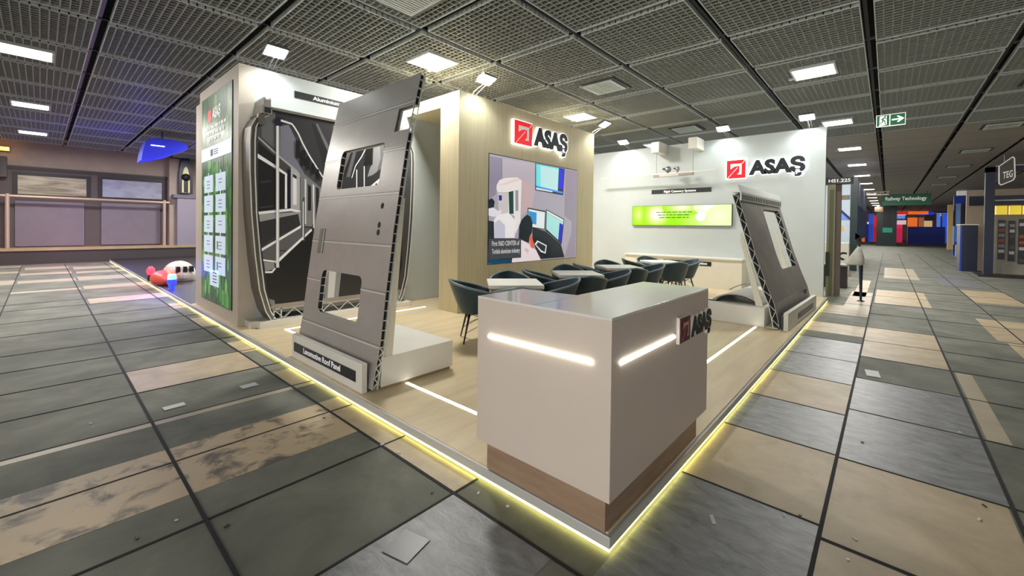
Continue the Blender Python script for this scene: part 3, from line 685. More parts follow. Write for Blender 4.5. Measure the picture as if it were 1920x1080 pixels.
# arch shaped roof piece lying on the plinth
ap = thing('arched_profile', 'low arched aluminium profile lying on the white plinth behind the side panel', 'exhibit', (5.75, 0.92, 0.398), -0.04)
def arch(b, x0, x1, ya, yb, zt, zb, th, m, n=22):
    for i in range(n):
        def q(k, d):
            u = -1 + 2 * k / n; return (ya + yb) / 2 + (yb - ya) / 2 * u, zb + (zt - zb) * (1 - abs(u) ** 2.2) + d
        a, c = q(i, 0), q(i + 1, 0); d_, e_ = q(i + 1, th), q(i, th)
        b.prism([a, c, d_, e_], 'x', x0, x1, m)
b = MB(); arch(b, 0.0, 0.95, -0.42, 0.30, 0.13, 0.003, 0.022, ALU); build_local(b, 'curved_plate', ap)
b = MB(); arch(b, 0.03, 0.90, -0.38, 0.26, 0.11, 0.002, 0.01, HOLLOW); b.box(-0.03, 0.0, 0.22, 0.36, 0.0, 0.012, BLACK); build_local(b, 'rubber_edge', ap)
ar = thing('arched_profile', 'second thin roof arch standing behind the low arched profile', 'exhibit', (7.2, 0.92, 0.398), -0.04)
b = MB(); arch(b, 0, 0.10, -0.55, 0.42, 0.17, 0.002, 0.02, ALUD); build_local(b, 'curved_plate', ar)
sb2 = thing('sign_box', 'white box sign with grey plate in front of the dark side panel', 'sign', (5.535, 0.098, P), -0.03)
b = MB(); b.box(0.0, 2.53, 0.0, 0.06, 0.0, 0.262, WHITE); build_local(b, 'box', sb2, bevel=0.002)
b = MB(); b.box(0.75, 2.15, -0.006, 0.0, 0.075, 0.165, mat('sign_grey', (96, 96, 100), 0.4)); build_local(b, 'plate', sb2)
b = MB()
for k in range(9): b.box(1.0 + k * 0.105, 1.08 + k * 0.105, -0.0075, -0.006, 0.105, 0.135, mat('sign_pale', (150, 150, 154), 0.5))
build_local(b, 'print', sb2)

# ================================================================ LAB PICTURE ON THE TAN WALL
tv = thing('wall_screen', 'large lit screen showing a lab with a technician and monitors on the tan wall', 'screen', (5.1, 4.515, 0.9))
b = MB(); b.box(3.645, 6.59, 4.505, 4.515, 0.895, 2.955, BLACK); b.build('bezel', tv)
E5 = lambda *p: p
tvp = [
 ((170,164,178), [(3.655,0.905),(6.58,0.905),(6.58,2.94),(3.655,2.94)]),
 ((182,172,184), [(3.991,2.895),(5.017,2.912),(5.028,2.383),(4.917,2.033),(4.909,2.472),(4.569,2.534),(3.997,2.532)]),
 ((140,134,156), [(3.65,2.901),(3.984,2.901),(3.99,2.531),(3.853,2.385),(3.84,2.207),(3.662,2.108)]),
 ((120,110,124), [(3.981,2.901),(3.997,2.901),(4.003,2.533),(3.987,2.531)]),
 ((150,140,158), [(6.095,2.919),(6.558,2.928),(6.558,0.919),(6.095,0.926),(6.379,1.492),(6.373,1.74),(6.073,1.869)]),
 ((196,170,176), [(4.569,2.544),(4.792,2.535),(4.909,2.472),(4.917,2.033),(4.582,1.828)]),
 ((10,34,60), [(4.997,2.934),(6.071,2.93),(6.015,2.328),(5.009,2.37)]),
 ((110,226,236), [(5.025,2.92),(5.841,2.923),(5.808,2.394),(5.034,2.47)]),
 ((190,232,236), [(5.178,2.894),(5.828,2.901),(5.803,2.414),(5.187,2.465)]),
 ((20,40,220), [(5.85,2.919),(6.048,2.92),(6.003,2.455),(5.829,2.469)]),
 ((70,150,236), [(5.034,2.463),(5.99,2.407),(5.991,2.364),(5.035,2.423)]),
 ((240,244,246), [(5.035,2.423),(5.609,2.395),(5.609,2.369),(5.036,2.389)]),
 ((232,226,226), [(3.859,2.386),(3.916,2.475),(4.08,2.535),(4.424,2.582),(4.569,2.534),(4.548,1.685),(4.391,1.448),(4.367,1.822),(4.193,1.863),(4.185,2.275),(3.887,2.25),(3.848,2.318)]),
 ((204,196,198), [(3.888,2.243),(4.185,2.275),(4.193,1.851),(3.96,1.788),(3.909,1.943)]),
 ((236,206,198), [(3.982,2.418),(4.424,2.563),(4.554,2.533),(4.082,2.404),(3.886,2.361)]),
 ((150,150,156), [(4.375,2.323),(4.471,2.33),(4.479,1.919),(4.393,1.916)]),
 ((18,66,62), [(4.185,2.275),(4.323,2.308),(4.338,1.856),(4.213,1.852)]),
 ((24,40,150), [(3.908,2.193),(3.993,2.199),(3.994,2.1),(3.916,2.095)]),
 ((20,34,46), [(3.638,2.095),(3.731,2.129),(3.801,2.071),(3.781,1.96),(3.703,1.908),(3.64,1.943)]),
 ((226,222,232), [(3.641,1.932),(3.765,1.959),(3.893,1.898),(3.991,1.924),(3.966,1.833),(3.799,1.784),(3.643,1.802)]),
 ((238,234,236), [(3.785,1.717),(3.863,1.808),(4.193,1.874),(4.386,1.729),(4.375,1.39),(3.799,1.385)]),
 ((196,196,214), [(3.801,1.673),(3.928,1.742),(4.095,1.632),(4.1,1.386),(3.806,1.385)]),
 ((28,40,50), [(3.638,1.714),(3.785,1.695),(3.799,1.385),(4.41,1.373),(4.555,1.353),(4.562,0.984),(4.296,0.904),(3.657,0.917)]),
 ((10,72,104), [(3.649,1.048),(3.941,0.979),(4.295,0.973),(4.296,0.91),(3.782,0.907),(3.651,0.915)]),
 ((98,98,104), [(3.806,1.363),(4.375,1.367),(4.378,1.191),(4.104,1.131),(3.824,1.23)]),
 ((28,34,44), [(4.926,1.592),(5.372,1.519),(5.948,1.226),(6.095,0.926),(5.219,0.928),(5.054,1.122),(4.931,1.347)]),
 ((14,20,28), [(4.765,1.997),(5.362,1.951),(5.354,1.545),(4.773,1.591)]),
 ((226,236,240), [(4.788,1.974),(5.342,1.925),(5.329,1.565),(4.795,1.616)]),
 ((44,150,214), [(4.797,1.931),(5.058,1.905),(5.051,1.653),(4.801,1.689)]),
 ((14,20,28), [(5.382,1.99),(6.065,1.789),(5.972,1.22),(5.371,1.532)]),
 ((170,228,226), [(5.405,1.914),(6.029,1.723),(5.947,1.266),(5.396,1.565)]),
 ((230,240,240), [(5.404,1.965),(6.037,1.777),(6.029,1.729),(5.405,1.92)]),
 ((24,44,200), [(5.883,1.705),(6.021,1.664),(5.947,1.266),(5.837,1.321)]),
 ((16,24,34), [(5.216,1.041),(4.99,1.346),(4.989,1.391),(5.209,1.381),(5.592,1.182),(5.502,0.966),(5.384,0.953)]),
 ((236,236,240), [(5.004,1.247),(5.089,1.325),(5.42,1.212),(5.382,1.035),(5.215,1.077)]),
 ((30,42,52), [(5.051,1.234),(5.114,1.29),(5.387,1.198),(5.348,1.067),(5.223,1.117)]),
 ((236,222,228), [(4.296,0.904),(4.311,1.019),(4.561,1.02),(4.394,1.308),(4.591,1.34),(4.817,1.252),(5.054,1.122),(5.219,0.903)]),
 ((214,190,198), [(4.706,1.182),(4.82,1.13),(4.783,1.059),(4.669,1.135)]),
 ((236,96,64), [(4.815,1.397),(4.89,1.455),(4.916,1.347),(4.992,1.248),(4.955,1.15),(4.857,1.202),(4.863,1.275)]),
 ((14,30,38), [(4.489,1.377),(4.506,1.637),(4.584,1.757),(4.73,1.851),(4.852,1.821),(4.924,1.69),(4.909,1.494),(4.833,1.409),(4.809,1.276),(4.591,1.34)]),
 ((120,40,60), [(4.411,1.331),(4.555,1.341),(4.556,1.281),(4.43,1.272)]),
 ((66,70,78), [(3.65,1.374),(4.562,1.371),(4.569,0.986),(3.656,0.993)]),
]
picture('lab_picture', tv, 'y', 4.5045, -0.0003, tvp, emit=0.40, rough=0.3)
text('caption', 'First R&D CENTER of', 0.125, PRINTW, tv, (3.728,4.488,1.244), (1, 0, 0), (0, 0, 1), bold=0.003, width=0.78, depth=0.0006)
text('caption', 'Turkish aluminium industry', 0.125, PRINTW, tv, (3.73,4.488,1.096), (1, 0, 0), (0, 0, 1), bold=0.003, width=0.80, depth=0.0006)

# ================================================================ REAR WALL ITEMS
ls = thing('wall_screen', 'long narrow lime green screen on the white rear wall', 'screen', (9.95, 3.35, 1.68))
b = MB(); b.box(9.88, 9.95, 1.985, 4.70, 1.69, 2.255, BLACK); b.build('case', ls, bevel=0.004)
LIME = ((128, 206, 14), (150, 214, 60), (176, 222, 110), (196, 226, 160), (208, 226, 206), (212, 224, 226))
lp_ = [(LIME[0], [(4.69, 1.70), (1.995, 1.70), (1.995, 2.245), (4.69, 2.245)])]
lp_ += [(LIME[2], [(3.0, 1.70), (1.995, 1.70), (1.995, 2.245), (3.2, 2.245)]), (LIME[3], [(2.6, 1.70), (1.995, 1.70), (1.995, 2.245), (2.7, 2.245)])]
def mixc(a, c, k): return tuple(int(round(a[q] + (c[q] - a[q]) * k)) for q in range(3))
lp_ = [(mixc(LIME[0], LIME[3], max(0, min(1, (k - 22) / 16))), [(4.69 - k * 2.695 / 48, 1.70), (4.69 - (k + 1) * 2.695 / 48, 1.70), (4.69 - (k + 1) * 2.695 / 48, 2.245), (4.69 - k * 2.695 / 48, 2.245)]) for k in range(48)]
for cy, cz, ry, rz, top, base in ((3.95, 2.0, .42, .42, 1.0, 0), (3.25, 2.2, .55, .26, .8, 0), (2.55, 2.2, .40, .22, .9, 3), (4.5, 2.0, .2, .34, .5, 0), (2.3, 1.95, .3, .3, .3, 3)):
    for k in range(16):
        f_ = 1.0 - k / 17; lp_.append((mixc(LIME[base], LIME[5], top * k / 15), [(min(4.69, max(1.995, cy + ry * f_ * math.cos(q / 24 * 6.283))), min(2.245, max(1.70, cz + rz * f_ * math.sin(q / 24 * 6.283)))) for q in range(24)]))
picture('lime_picture', ls, 'x', 9.8795, -0.000012, lp_, emit=0.42, rough=0.3)
b = MB(); vs = []
for k in range(20): a = k / 20 * 6.283; vs.append((9.8775, 2.75 + 0.125 * math.cos(a), 1.94 + 0.125 * math.sin(a)))
b.add(vs, [tuple(range(20))], hexm((205, 222, 240), .7)); b.build('white_disc', ls, fix=False)
b = MB()
for row, (a, c) in enumerate(((3.97, 2.95), (3.93, 3.0), (3.88, 3.05))):
    y = a
    while y > c + .05:
        ww = random.uniform(.05, .16); b.box(9.8765, 9.878, max(c, y - ww), y, 2.055 - row * .075, 2.075 - row * .075, hexm((40, 70, 30), 0)); y -= ww + .025
b.build('caption', ls)
s2 = thing('wall_sign', 'dark sign reading Rigid Catenary Systems above the lime green screen', 'sign', (9.95, 3.3, 2.6))
b = MB(); b.box(9.94, 9.95, 2.51, 4.14, 2.595, 2.715, SIGN); b.build('plate', s2)
text('lettering', 'Rigid Catenary Systems', 0.085, PRINTW, s2, (9.939, 3.78, 2.625), (0, -1, 0), (0, 0, 1), bold=0.003, width=0.88, depth=0.0006)
cr_ = thing('catenary_rail', 'white overhead contact rail with metal clamp hung under two beams', 'exhibit', (9.5, 3.9, 3.09))
b = MB(); b.box(9.48, 9.52, 2.26, 5.52, 3.085, 3.115, WHITE); b.build('contact_bar', cr_, bevel=0.004)
b = MB(); b.box(9.46, 9.54, 2.83, 3.90, 3.02, 3.085, mat('copper_grey', (150, 138, 126), 0.4, metal=0.6)); b.box(9.455, 9.545, 3.20, 3.72, 3.015, 3.09, ALU); b.build('rail_profile', cr_, bevel=0.004)
b = MB()
for y, r in ((3.50, 0.085), (3.24, 0.06)):
    b.sphere((9.5, y, 3.21), (r * .8, r, r), STEEL, n=10); b.tube([(9.5, y, 3.1), (9.5, y, 3.2)], 0.025, STEEL); b.tube([(9.5, y, 3.21), (9.5, y + r * 1.7, 3.21 + r * .3)], [r * .6, r * .28], BLACK)
b.build('insulator', cr_, smooth=True)
b = MB(); b.tube([(9.5, 3.82, 3.09), (9.5, 3.82, 3.69)], 0.006, STEEL, n=6); b.tube([(9.5, 2.84, 3.09), (9.5, 2.84, 3.69)], 0.006, STEEL, n=6); b.build('hanger_wire', cr_)
for y0, y1, lb in ((3.71, 3.93, 'left white bracket beam jutting from the top of the rear wall'), (2.71, 2.93, 'right white bracket beam jutting from the top of the rear wall, nearer the logo')):
    b = MB(); b.box(9.38, 9.949, y0, y1, 3.69, 3.975, WHITE); tag(b.build('bracket_beam', bevel=0.003), lb, 'beam', 'bracket beams on the rear wall')
cb = thing('wall_cabinet', 'low cream cabinet with a white top along the rear wall', 'cabinet', (9.75, 3.1, P))
b = MB(); b.box(9.54, 9.949, 1.66, 4.74, P, 0.84, CREAM); b.build('body', cb)
b = MB(); b.box(9.50, 9.949, 1.64, 4.76, 0.84, 0.875, WHITE); b.build('top', cb, bevel=0.002)
s3 = thing('cabinet_sign', 'small dark sign on the front of the cream cabinet', 'sign', (9.54, 2.9, 0.7))
b = MB(); b.box(9.532, 9.54, 2.36, 3.6, 0.655, 0.765, SIGN); b.build('plate', s3)
text('lettering', 'ption', 0.085, PRINTW, s3, (9.531, 2.66, 0.69), (0, -1, 0), (0, 0, 1), bold=0.003, width=0.20, depth=0.0006)

# ================================================================ TABLES AND CHAIRS
def make_table():
    t = thing('cafe_table', '', 'table', (0, 0, P))
    b = MB(); b.box(-.36, .36, -.36, .36, .705, .75, WHITE); b.build('tabletop', t, world=False, bevel=0.004)
    b = MB(); b.box(-.355, .355, -.355, .355, .69, .705, WOODB); b.build('underside', t, world=False)
    b = MB(); b.tube([(0, 0, .012), (0, 0, .69)], 0.035, LEG, n=16); b.build('column', t, world=False)
    b = MB(); b.lathe([(.24, 0), (.24, .008), (.05, .022), (.036, .04)], LEG); b.build('base', t, world=False)
    return t
def make_chair():
    t = thing('tub_chair', '', 'chair', (0, 0, P))
    # faces +x; wrap-around shell open at the front
    n = 30; A = math.radians(128); vo, vi = [], []
    b = MB(); rows = 7; grid = []
    def shell(th, k, d):
        zt = 0.80 - 0.175 * (abs(th) / A) ** 1.25
        zb = 0.375
        z = zb + (zt - zb) * k
        r = 0.215 + (0.315 - 0.215) * (k ** 0.8) - d
        ex = 1.0 + 0.06 * k
        xo = -0.02 - 0.05 * k * max(0, math.cos(th))
        return (-math.cos(th) * r * ex + xo + 0.04, math.sin(th) * r * 1.02, z)
    for side, d in ((0, 0.0), (1, 0.028)):
        grid.append([[shell(-A + 2 * A * i / n, k / rows, d) for k in range(rows + 1)] for i in range(n + 1)])
    vs = [p for s in grid for col in s for p in col]; R1 = rows + 1; off = (n + 1) * R1; fs = []
    for s in (0, 1):
        for i in range(n):
            for k in range(rows):
                q = [s * off + i * R1 + k, s * off + (i + 1) * R1 + k, s * off + (i + 1) * R1 + k + 1, s * off + i * R1 + k + 1]; fs.append(q)
    for i in (0, n):
        for k in range(rows): fs.append([i * R1 + k, i * R1 + k + 1, off + i * R1 + k + 1, off + i * R1 + k])
    for i in range(n): fs.append([i * R1, (i + 1) * R1, off + (i + 1) * R1, off + i * R1])
    b.add(vs, fs, CHAIR)
    # closed under-bowl
    ring = [grid[0][i][0] for i in range(n + 1)]; b.add(ring + [(0.06, 0, 0.365)], [(i, i + 1, n + 1) for i in range(n)] + [(n, 0, n + 1)], CHAIR)
    b.build('shell', t, world=False, smooth=True)
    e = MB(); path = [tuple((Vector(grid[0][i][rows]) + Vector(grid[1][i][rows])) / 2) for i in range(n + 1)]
    e.tube(path, 0.0165, mat('rim_highlight_teal', (104, 120, 126), 0.35), n=8); e.build('rim', t, world=False, smooth=True)  # piping tone lifted to paint a highlight along the rim
    s = MB(); s.lathe([(.19, .385), (.225, .40), (.235, .43), (.225, .465), (.16, .478), (.02, .48)], SEATM, c=(0.055, 0), n=28, sx=1.08); s.build('seat', t, world=False, smooth=True)
    for sx in (-1, 1):
        for sy in (-1, 1):
            l = MB(); l.tube([(0.04 + sx * .13, sy * .13, .39), (0.04 + sx * .215, sy * .205, 0.0)], [.017, .009], LEG, n=10); l.build('leg', t, world=False, smooth=True)
    w = MB()
    for sy in (-1, 1):
        w.tube([(0.04 - .155, sy * .155, .26), (0.04 + .135, sy * .13, .375)], .004, LEG, n=6); w.tube([(0.04 + .155, sy * .155, .26), (0.04 - .135, sy * .13, .375)], .004, LEG, n=6)
        w.tube([(0.04 - .185, sy * .18, .13), (0.04 + .15, sy * .15, .30)], .004, LEG, n=6)
    for sx in (-1, 1): w.tube([(0.04 + sx * .155, -.155, .26), (0.04 + sx * .135, .13, .375)], .004, LEG, n=6); w.tube([(0.04 + sx * .155, .155, .26), (0.04 + sx * .135, -.13, .375)], .004, LEG, n=6)
    w.build('wire_brace', t, world=False)
    return t
TB, CH = make_table(), make_chair()
TC = [(2.47, 2.82), (4.12, 2.88), (5.75, 2.96), (7.73, 2.93)]
NM = ['nearest the counter', 'second from the counter', 'third from the counter', 'nearest the rear wall']
ang = math.radians(-43)
for i, (x, y) in enumerate(TC):
    t = TB if i == 0 else copy_tree(TB)
    t.location = (x, y, P); t.rotation_euler = (0, 0, ang)
    tag(t, 'square white cafe table %s' % NM[i], 'table', 'white cafe tables in a row')
    for k, (dx, dy, nm) in enumerate(((-1, 0, 'on the left'), (0, 1, 'on the far side'), (1, 0, 'on the right'), (0, -1, 'on the near side'))):
        c = CH if (i == 0 and k == 0) else copy_tree(CH)
        rr = 0.56 if k % 2 == 0 else 0.60
        if i == 0 and k == 0: cx, cy, rz = 2.00, 3.08, math.radians(-36)
        else:
            a = ang + (0.04 * ((i * 4 + k) % 3 - 1)); v = Matrix.Rotation(ang, 2) @ Vector((dx, dy)); cx, cy = x + v.x * rr, y + v.y * rr
            rz = math.atan2(-v.y, -v.x) + 0.06 * ((i * 3 + k) % 3 - 1)
        c.location = (cx, cy, P); c.rotation_euler = (0, 0, rz)
        tag(c, 'dark teal tub chair %s of the table %s' % (nm, NM[i]), 'chair', 'tub chairs around the cafe tables')

# ================================================================ CEILING FITTINGS
ORD = ['first', 'second', 'third', 'fourth', 'fifth', 'sixth', 'seventh', 'eighth', 'ninth', 'tenth', 'eleventh', 'twelfth']
def make_lamp():
    t = thing('ceiling_lamp', '', 'lamp', (0, 0, ZC), 0)
    b = MB(); 
    for a in ((-.33, .33, -.33, -.30), (-.33, .33, .30, .33), (-.33, -.30, -.30, .30), (.30, .33, -.30, .30)): b.box(a[0], a[1], a[2], a[3], -0.03, 0.10, TRIMW)
    b.build('frame', t, world=False)
    b = MB(); b.box(-.30, .30, -.30, .30, -0.022, -0.012, LAMPE); b.build('diffuser', t, world=False)
    b = MB(); b.box(.18, .26, .33, .42, -0.02, 0.03, TRIMW); b.build('clip', t, world=False)
    return t
LMP = make_lamp(); first = True
rows = (('over the right aisle', 0.07, range(1, 13)), ('over the cafe tables', 5.05, range(0, 5)), ('deep in the left aisle', 10.03, range(-1, 2)), ('deep in the left aisle, second rank', 15.0, range(-1, 1)), ('deep in the left aisle, third rank', 19.9, range(-1, 1)))
for nm, y, ks in rows:
    for q, k in enumerate(ks):
        x = 2.76 + 4.77 * k
        t = LMP if first else copy_tree(LMP); first = False
        t.location = (x, y, ZC); tag(t, 'lit square ceiling lamp %s, %s along the row' % (nm, ORD[q]), 'lamp', 'lit square lamps in the louver ceiling')
        if x < 24 or (y < 1 and x < 62):
            l = bpy.data.lights.new('lamp_glow', 'AREA'); l.shape = 'SQUARE'; l.size = 0.58; l.energy = LAMP_W if False else 62; l.color = (1, .97, .92)
            lo = bpy.data.objects.new('lamp_glow', l); COL.objects.link(lo); lo.location = (0, 0, -0.04); lo.parent = t
def make_vent():
    t = thing('ceiling_vent', '', 'vent', (0, 0, ZC), 0)
    b = MB(); b.box(-.40, .40, -.40, .40, -0.01, 0.06, BLACK); b.build('recess', t, world=False)
    b = MB()
    for a in ((-.33, .33, -.33, -.29), (-.33, .33, .29, .33), (-.33, -.29, -.29, .29), (.29, .33, -.29, .29)): b.box(a[0], a[1], a[2], a[3], -0.03, -0.01, TRIMW)
    b.build('frame', t, world=False)
    b = MB()
    for k in range(12): b.box(-.29, .29, -.285 + k * .049, -.255 + k * .049, -0.028, -0.012, TRIMW)
    b.build('grille', t, world=False)
    return t
VT = make_vent(); first = True
for nm, y, ks in (('above the stand', 3.41, range(0, 3)), ('over the far right aisle', -3.24, range(1, 8))):
    for q, k in enumerate(ks):
        t = VT if first else copy_tree(VT); first = False
        t.location = (1.1 + 4.77 * k + (0.12 if k == 0 else 0), y + (0.2 if (k == 0) else 0), ZC)
        tag(t, 'square air vent in the ceiling %s, %s along the row' % (nm, ORD[q]), 'vent', 'square air vents in the ceiling')
ex = thing('exit_sign', 'green emergency exit sign with running figure and arrow hung from ceiling', 'sign', (9.5, -0.98, 3.75))
EG, EW = mat('exit_green', (14, 92, 66), 0.4, emit=0.25), mat('exit_white', (240, 246, 226), 0.4, emit=0.6)
b = MB(); b.box(9.49, 9.53, -1.205, -0.765, 3.715, 3.95, EW); b.build('case', ex)
b = MB(); b.box(9.485, 9.49, -0.965, -0.775, 3.725, 3.94, EG); b.box(9.485, 9.49, -1.195, -0.98, 3.725, 3.94, EG); b.build('green_panels', ex)
b = MB()
EY = lambda u: -0.775 - u * 0.42
def ef(pts, m, a): b.flat([(EY(u), 3.725 + v * 0.215) for u, v in pts], 'x', a, m)
ef([(.09, .02), (.36, .10), (.36, .92), (.11, .92)], EW, 9.4835)
b.build('door_symbol', ex, fix=False); b = MB()
for pts in ([(.27, .78), (.33, .78), (.33, .92), (.28, .92)], [(.22, .50), (.30, .80), (.25, .80), (.17, .66), (.12, .60), (.13, .55), (.18, .60)], [(.21, .55), (.26, .45), (.29, .28), (.30, .10), (.33, .10), (.32, .32), (.29, .56)],
            [(.20, .55), (.18, .38), (.08, .22), (.10, .17), (.22, .34), (.26, .52)], [(.28, .72), (.33, .62), (.37, .60), (.37, .66), (.33, .70), (.29, .80)]): ef(pts, EG, 9.482)
b.build('running_figure', ex, fix=False); b = MB()
ef([(.54, .42), (.80, .46), (.72, .26), (.78, .22), (.98, .54), (.76, .84), (.71, .78), (.82, .58), (.54, .56)], EW, 9.482); b.build('arrow', ex, fix=False)
b = MB(); b.tube([(9.51, -0.85, 3.95), (9.51, -0.85, ZC)], .006, STEEL, n=6); b.tube([(9.51, -1.12, 3.95), (9.51, -1.12, ZC)], .006, STEEL, n=6); b.build('hanger_rod', ex)

# ================================================================ FLOOR LITTER
PAPER = mat('paper_scrap', (208, 210, 210), 0.6)
def scrap(nm, x, y, w, d, rz, m, label, cat, g=None, h=0.003):
    t = MB(); t.box(-w / 2, w / 2, -d / 2, d / 2, 0, h, m); o = t.build(nm, world=False); o.location = (x, y, 0.0046); o.rotation_euler = (0, 0, rz); return tag(o, label, cat, g)
scrap('paper_scrap', -1.07, 3.62, 0.15, 0.085, 0.05, PAPER, 'white paper strip on the dark floor left of the sign box, nearer the seam', 'paper', 'paper strips on the hall floor')
scrap('paper_scrap', -0.475, 3.69, 0.14, 0.10, 0.05, PAPER, 'grey white paper strip on the dark floor close to the sign box', 'paper', 'paper strips on the hall floor')
scrap('paper_scrap', 4.37, -0.88, 0.26, 0.12, 0.1, PAPER, 'white paper strip on the grey right aisle beside the seam', 'paper', 'paper strips on the hall floor')
scrap('paper_scrap', 0.62, -0.29, 0.07, 0.02, 0.5, PAPER, 'small white strip on the dark lid right of the counter corner', 'paper', 'paper strips on the hall floor')
scrap('rubber_tile', -0.63, 0.78, 0.17, 0.16, 0.25, mat('rubber_square', (84, 86, 86), 0.35), 'square dark patch tile on the floor before the counter', 'tile')
for i, (x, y) in enumerate([(-1.518,1.824),(-1.358,1.838),(-1.58,3.698),(-1.19,1.591),(-0.19,1.736),(-0.166,1.553),(-0.283,1.026),(-0.098,0.819),(-0.067,0.609),(0.989,-0.643),(0.773,-0.865),(0.977,-0.88),(1.829,-1.43),(1.638,-1.389),(0.937,-0.575),(-0.288,2.462),(-0.415,3.317),(0.226,3.204),(2.298,-0.865),(3.876,-1.298),(3.039,-1.438)]):
    scrap('debris_chip', x, y, random.uniform(.012, .03), random.uniform(.008, .016), random.uniform(0, 3), PAPER if i % 3 else BLACK, 'tiny loose chip of debris lying on the hall floor', 'debris', 'chips scattered on the hall floor', h=0.004)

# ================================================================ BACK LEFT CORNER
RL = mat('red_glow', (255, 40, 60), 0.4, emit=3.0); BL = mat('blue_glow', (30, 40, 255), 0.4, emit=3.0)
t = thing('warning_lamp', 'red glowing round lamp at the far left platform edge', 'lamp', (0.05, 13.2, P))
b = MB(); b.sphere((0.05, 13.2, P + 0.25), (0.085, 0.085, 0.12), RL, n=10); b.build('globe', t, smooth=True)
b = MB(); b.lathe([(.07, P), (.07, P + .08), (.05, P + .15)], BLACK, c=(0.05, 13.2)); b.build('base', t)
t = thing('model_train_nose', 'white rounded model train nose with dark windows behind the red lamp', 'model', (0.55, 13.0, P))
b = MB(); b.sphere((0.60, 13.0, P + .16), (0.34, 0.55, 0.34), mat('model_white', (216, 206, 190), 0.35), n=14); b.box(0.30, 0.94, 12.7, 13.5, P, P + .1, mat('model_white', (216, 206, 190), 0.35)); b.build('body', t, smooth=False)
for k in range(3):
    b = MB(); x = 0.44 + k * 0.14; zb = P + .30
    b.prism([(x, zb - .06), (x + .10, zb - .06), (x + .09, zb + .08), (x + .02, zb + .08)], 'y', 12.455 + 0.03 * abs(k - 1), 12.75, BLACK); b.build('window', t)
t = thing('orange_hood', 'orange glossy hood lying beside the red lamp', 'cover', (0.1, 12.3, P))
b = MB(); b.sphere((0.16, 12.2, P + .14), (0.26, 0.5, 0.20), mat('orange_hood', (238, 92, 66), 0.4, noise=.05), n=14); b.build('shell', t, smooth=True)
b = MB(); b.box(0.0, 0.34, 11.9, 12.6, P, P + .06, BLACK); b.build('base', t)
t = thing('blue_lantern', 'blue glowing lantern with a pale cyan top by the platform edge', 'lamp', (0.12, 11.0, P))
b = MB(); b.lathe([(.05, P), (.055, P + .08), (.085, P + .14), (.085, P + .23)], BL, c=(0.12, 11.0)); b.build('body', t)
b = MB(); b.lathe([(.08, P + .23), (.08, P + .32), (.06, P + .35)], mat('cyan_glow', (150, 230, 236), 0.4, emit=.8), c=(0.12, 11.0)); b.build('cap', t)
for nm, loc, e, c in (('blue_lantern_glow', (-0.15, 10.9, 0.55), 16, (.10, .12, 1)), ('red_lamp_glow', (-0.15, 13.0, 0.7), 8, (1, .08, .25)), ('canopy_glow', (0.2, 16.2, 3.0), 70, (.05, .07, 1)), ('gate_glow', (0.2, 20.5, 1.6), 18, (.22, .2, 1)), ('gate_glow', (-1.2, 21.2, 1.0), 16, (1, .25, .75))):
    l = bpy.data.lights.new(nm, 'POINT'); l.energy = e; l.color = c; l.shadow_soft_size = 0.15; lo = bpy.data.objects.new(nm, l); COL.objects.link(lo); lo.location = loc
cv = thing('blue_canopy', 'curved canopy lit deep blue hanging under the ceiling behind the pylon', 'canopy', (0.6, 16.2, 3.9))
BLUEF = mat('blue_canopy_cloth', (40, 50, 235), 0.5)
b = MB(); pts = [(0.197,3.502),(0.234,3.783),(0.295,4.068),(0.395,4.182),(0.585,4.23),(1.032,4.219),(1.334,4.129),(1.335,3.991),(1.101,3.872),(0.846,3.719),(0.51,3.591)]
b.prism(pts, 'y', 16.0, 16.9, BLUEF); b.build('cloth', cv)
b = MB(); b.tube([(0.75, 16.4, 4.15), (0.75, 16.4, ZC)], .02, BLACK); b.build('hanger_rod', cv)
b = MB(); b.box(0.42, 0.75, 15.985, 16.0, 3.98, 4.0, LED); b.build('light_tube', cv)
r = (2.224,2.734,0.603,2.87)
cbn = thing('hall_cabinet', 'grey cabinet on the ledge at the end of the far wall', 'cabinet', (r[0], 22.9, 0.6))
b = MB(); b.box(r[0], r[1] + .5, 22.70, 23.04, 0.6, r[3] - .15, mat('cabinet_mauve', (150, 142, 154), .5)); b.build('body', cbn)
b = MB(); b.box(r[0] - .15, r[1] + .5, 22.65, 23.06, r[3] - .15, r[3], mat('cabinet_top', (110, 104, 120), .5)); b.build('top', cbn)
r = (2.295,2.807,2.937,4.685)
tw = thing('arched_display', 'dark arched display frame with pale centre on the grey cabinet', 'display', (r[0], 23.0, r[2]))
xc = (r[0] + r[1]) / 2; hw = (r[1] - r[0]) / 2; h = r[3] - r[2]
pts = [(xc - hw, r[2]), (xc + hw, r[2])] + [(xc + hw * (1 - t_ ** 2) ** .5 if t_ < 1 else xc, r[2] + h * (.3 + .7 * t_)) for t_ in (0, .3, .55, .75, .9, 1)] + [(xc - hw * (1 - t_ ** 2) ** .5, r[2] + h * (.3 + .7 * t_)) for t_ in (.9, .75, .55, .3, 0)]
b = MB(); b.prism(pts, 'y', 22.85, 22.99, mat('navy_frame', (12, 26, 62), .4)); b.build('frame', tw)
b = MB(); b.prism([(xc + (x - xc) * .55, r[2] + .04 + (z - r[2]) * .68) for x, z in pts], 'y', 22.83, 22.86, mat('pale_yellow', (214, 206, 150), .5, emit=.25)); b.build('pale_centre', tw)
b = MB(); b.box(xc - .08, xc + .08, 22.82, 22.84, r[2] + .05, r[2] + h * .38, BLACK); b.sphere((xc, 22.84, r[2] + h * .42), .17, BLACK, n=8); b.build('silhouette', tw)
t = thing('wall_speaker', 'dark grey box mounted on the far left hall wall', 'speaker', (-2.766,23.3,3.255))
r = (-2.935,-2.675,3.217,3.968)
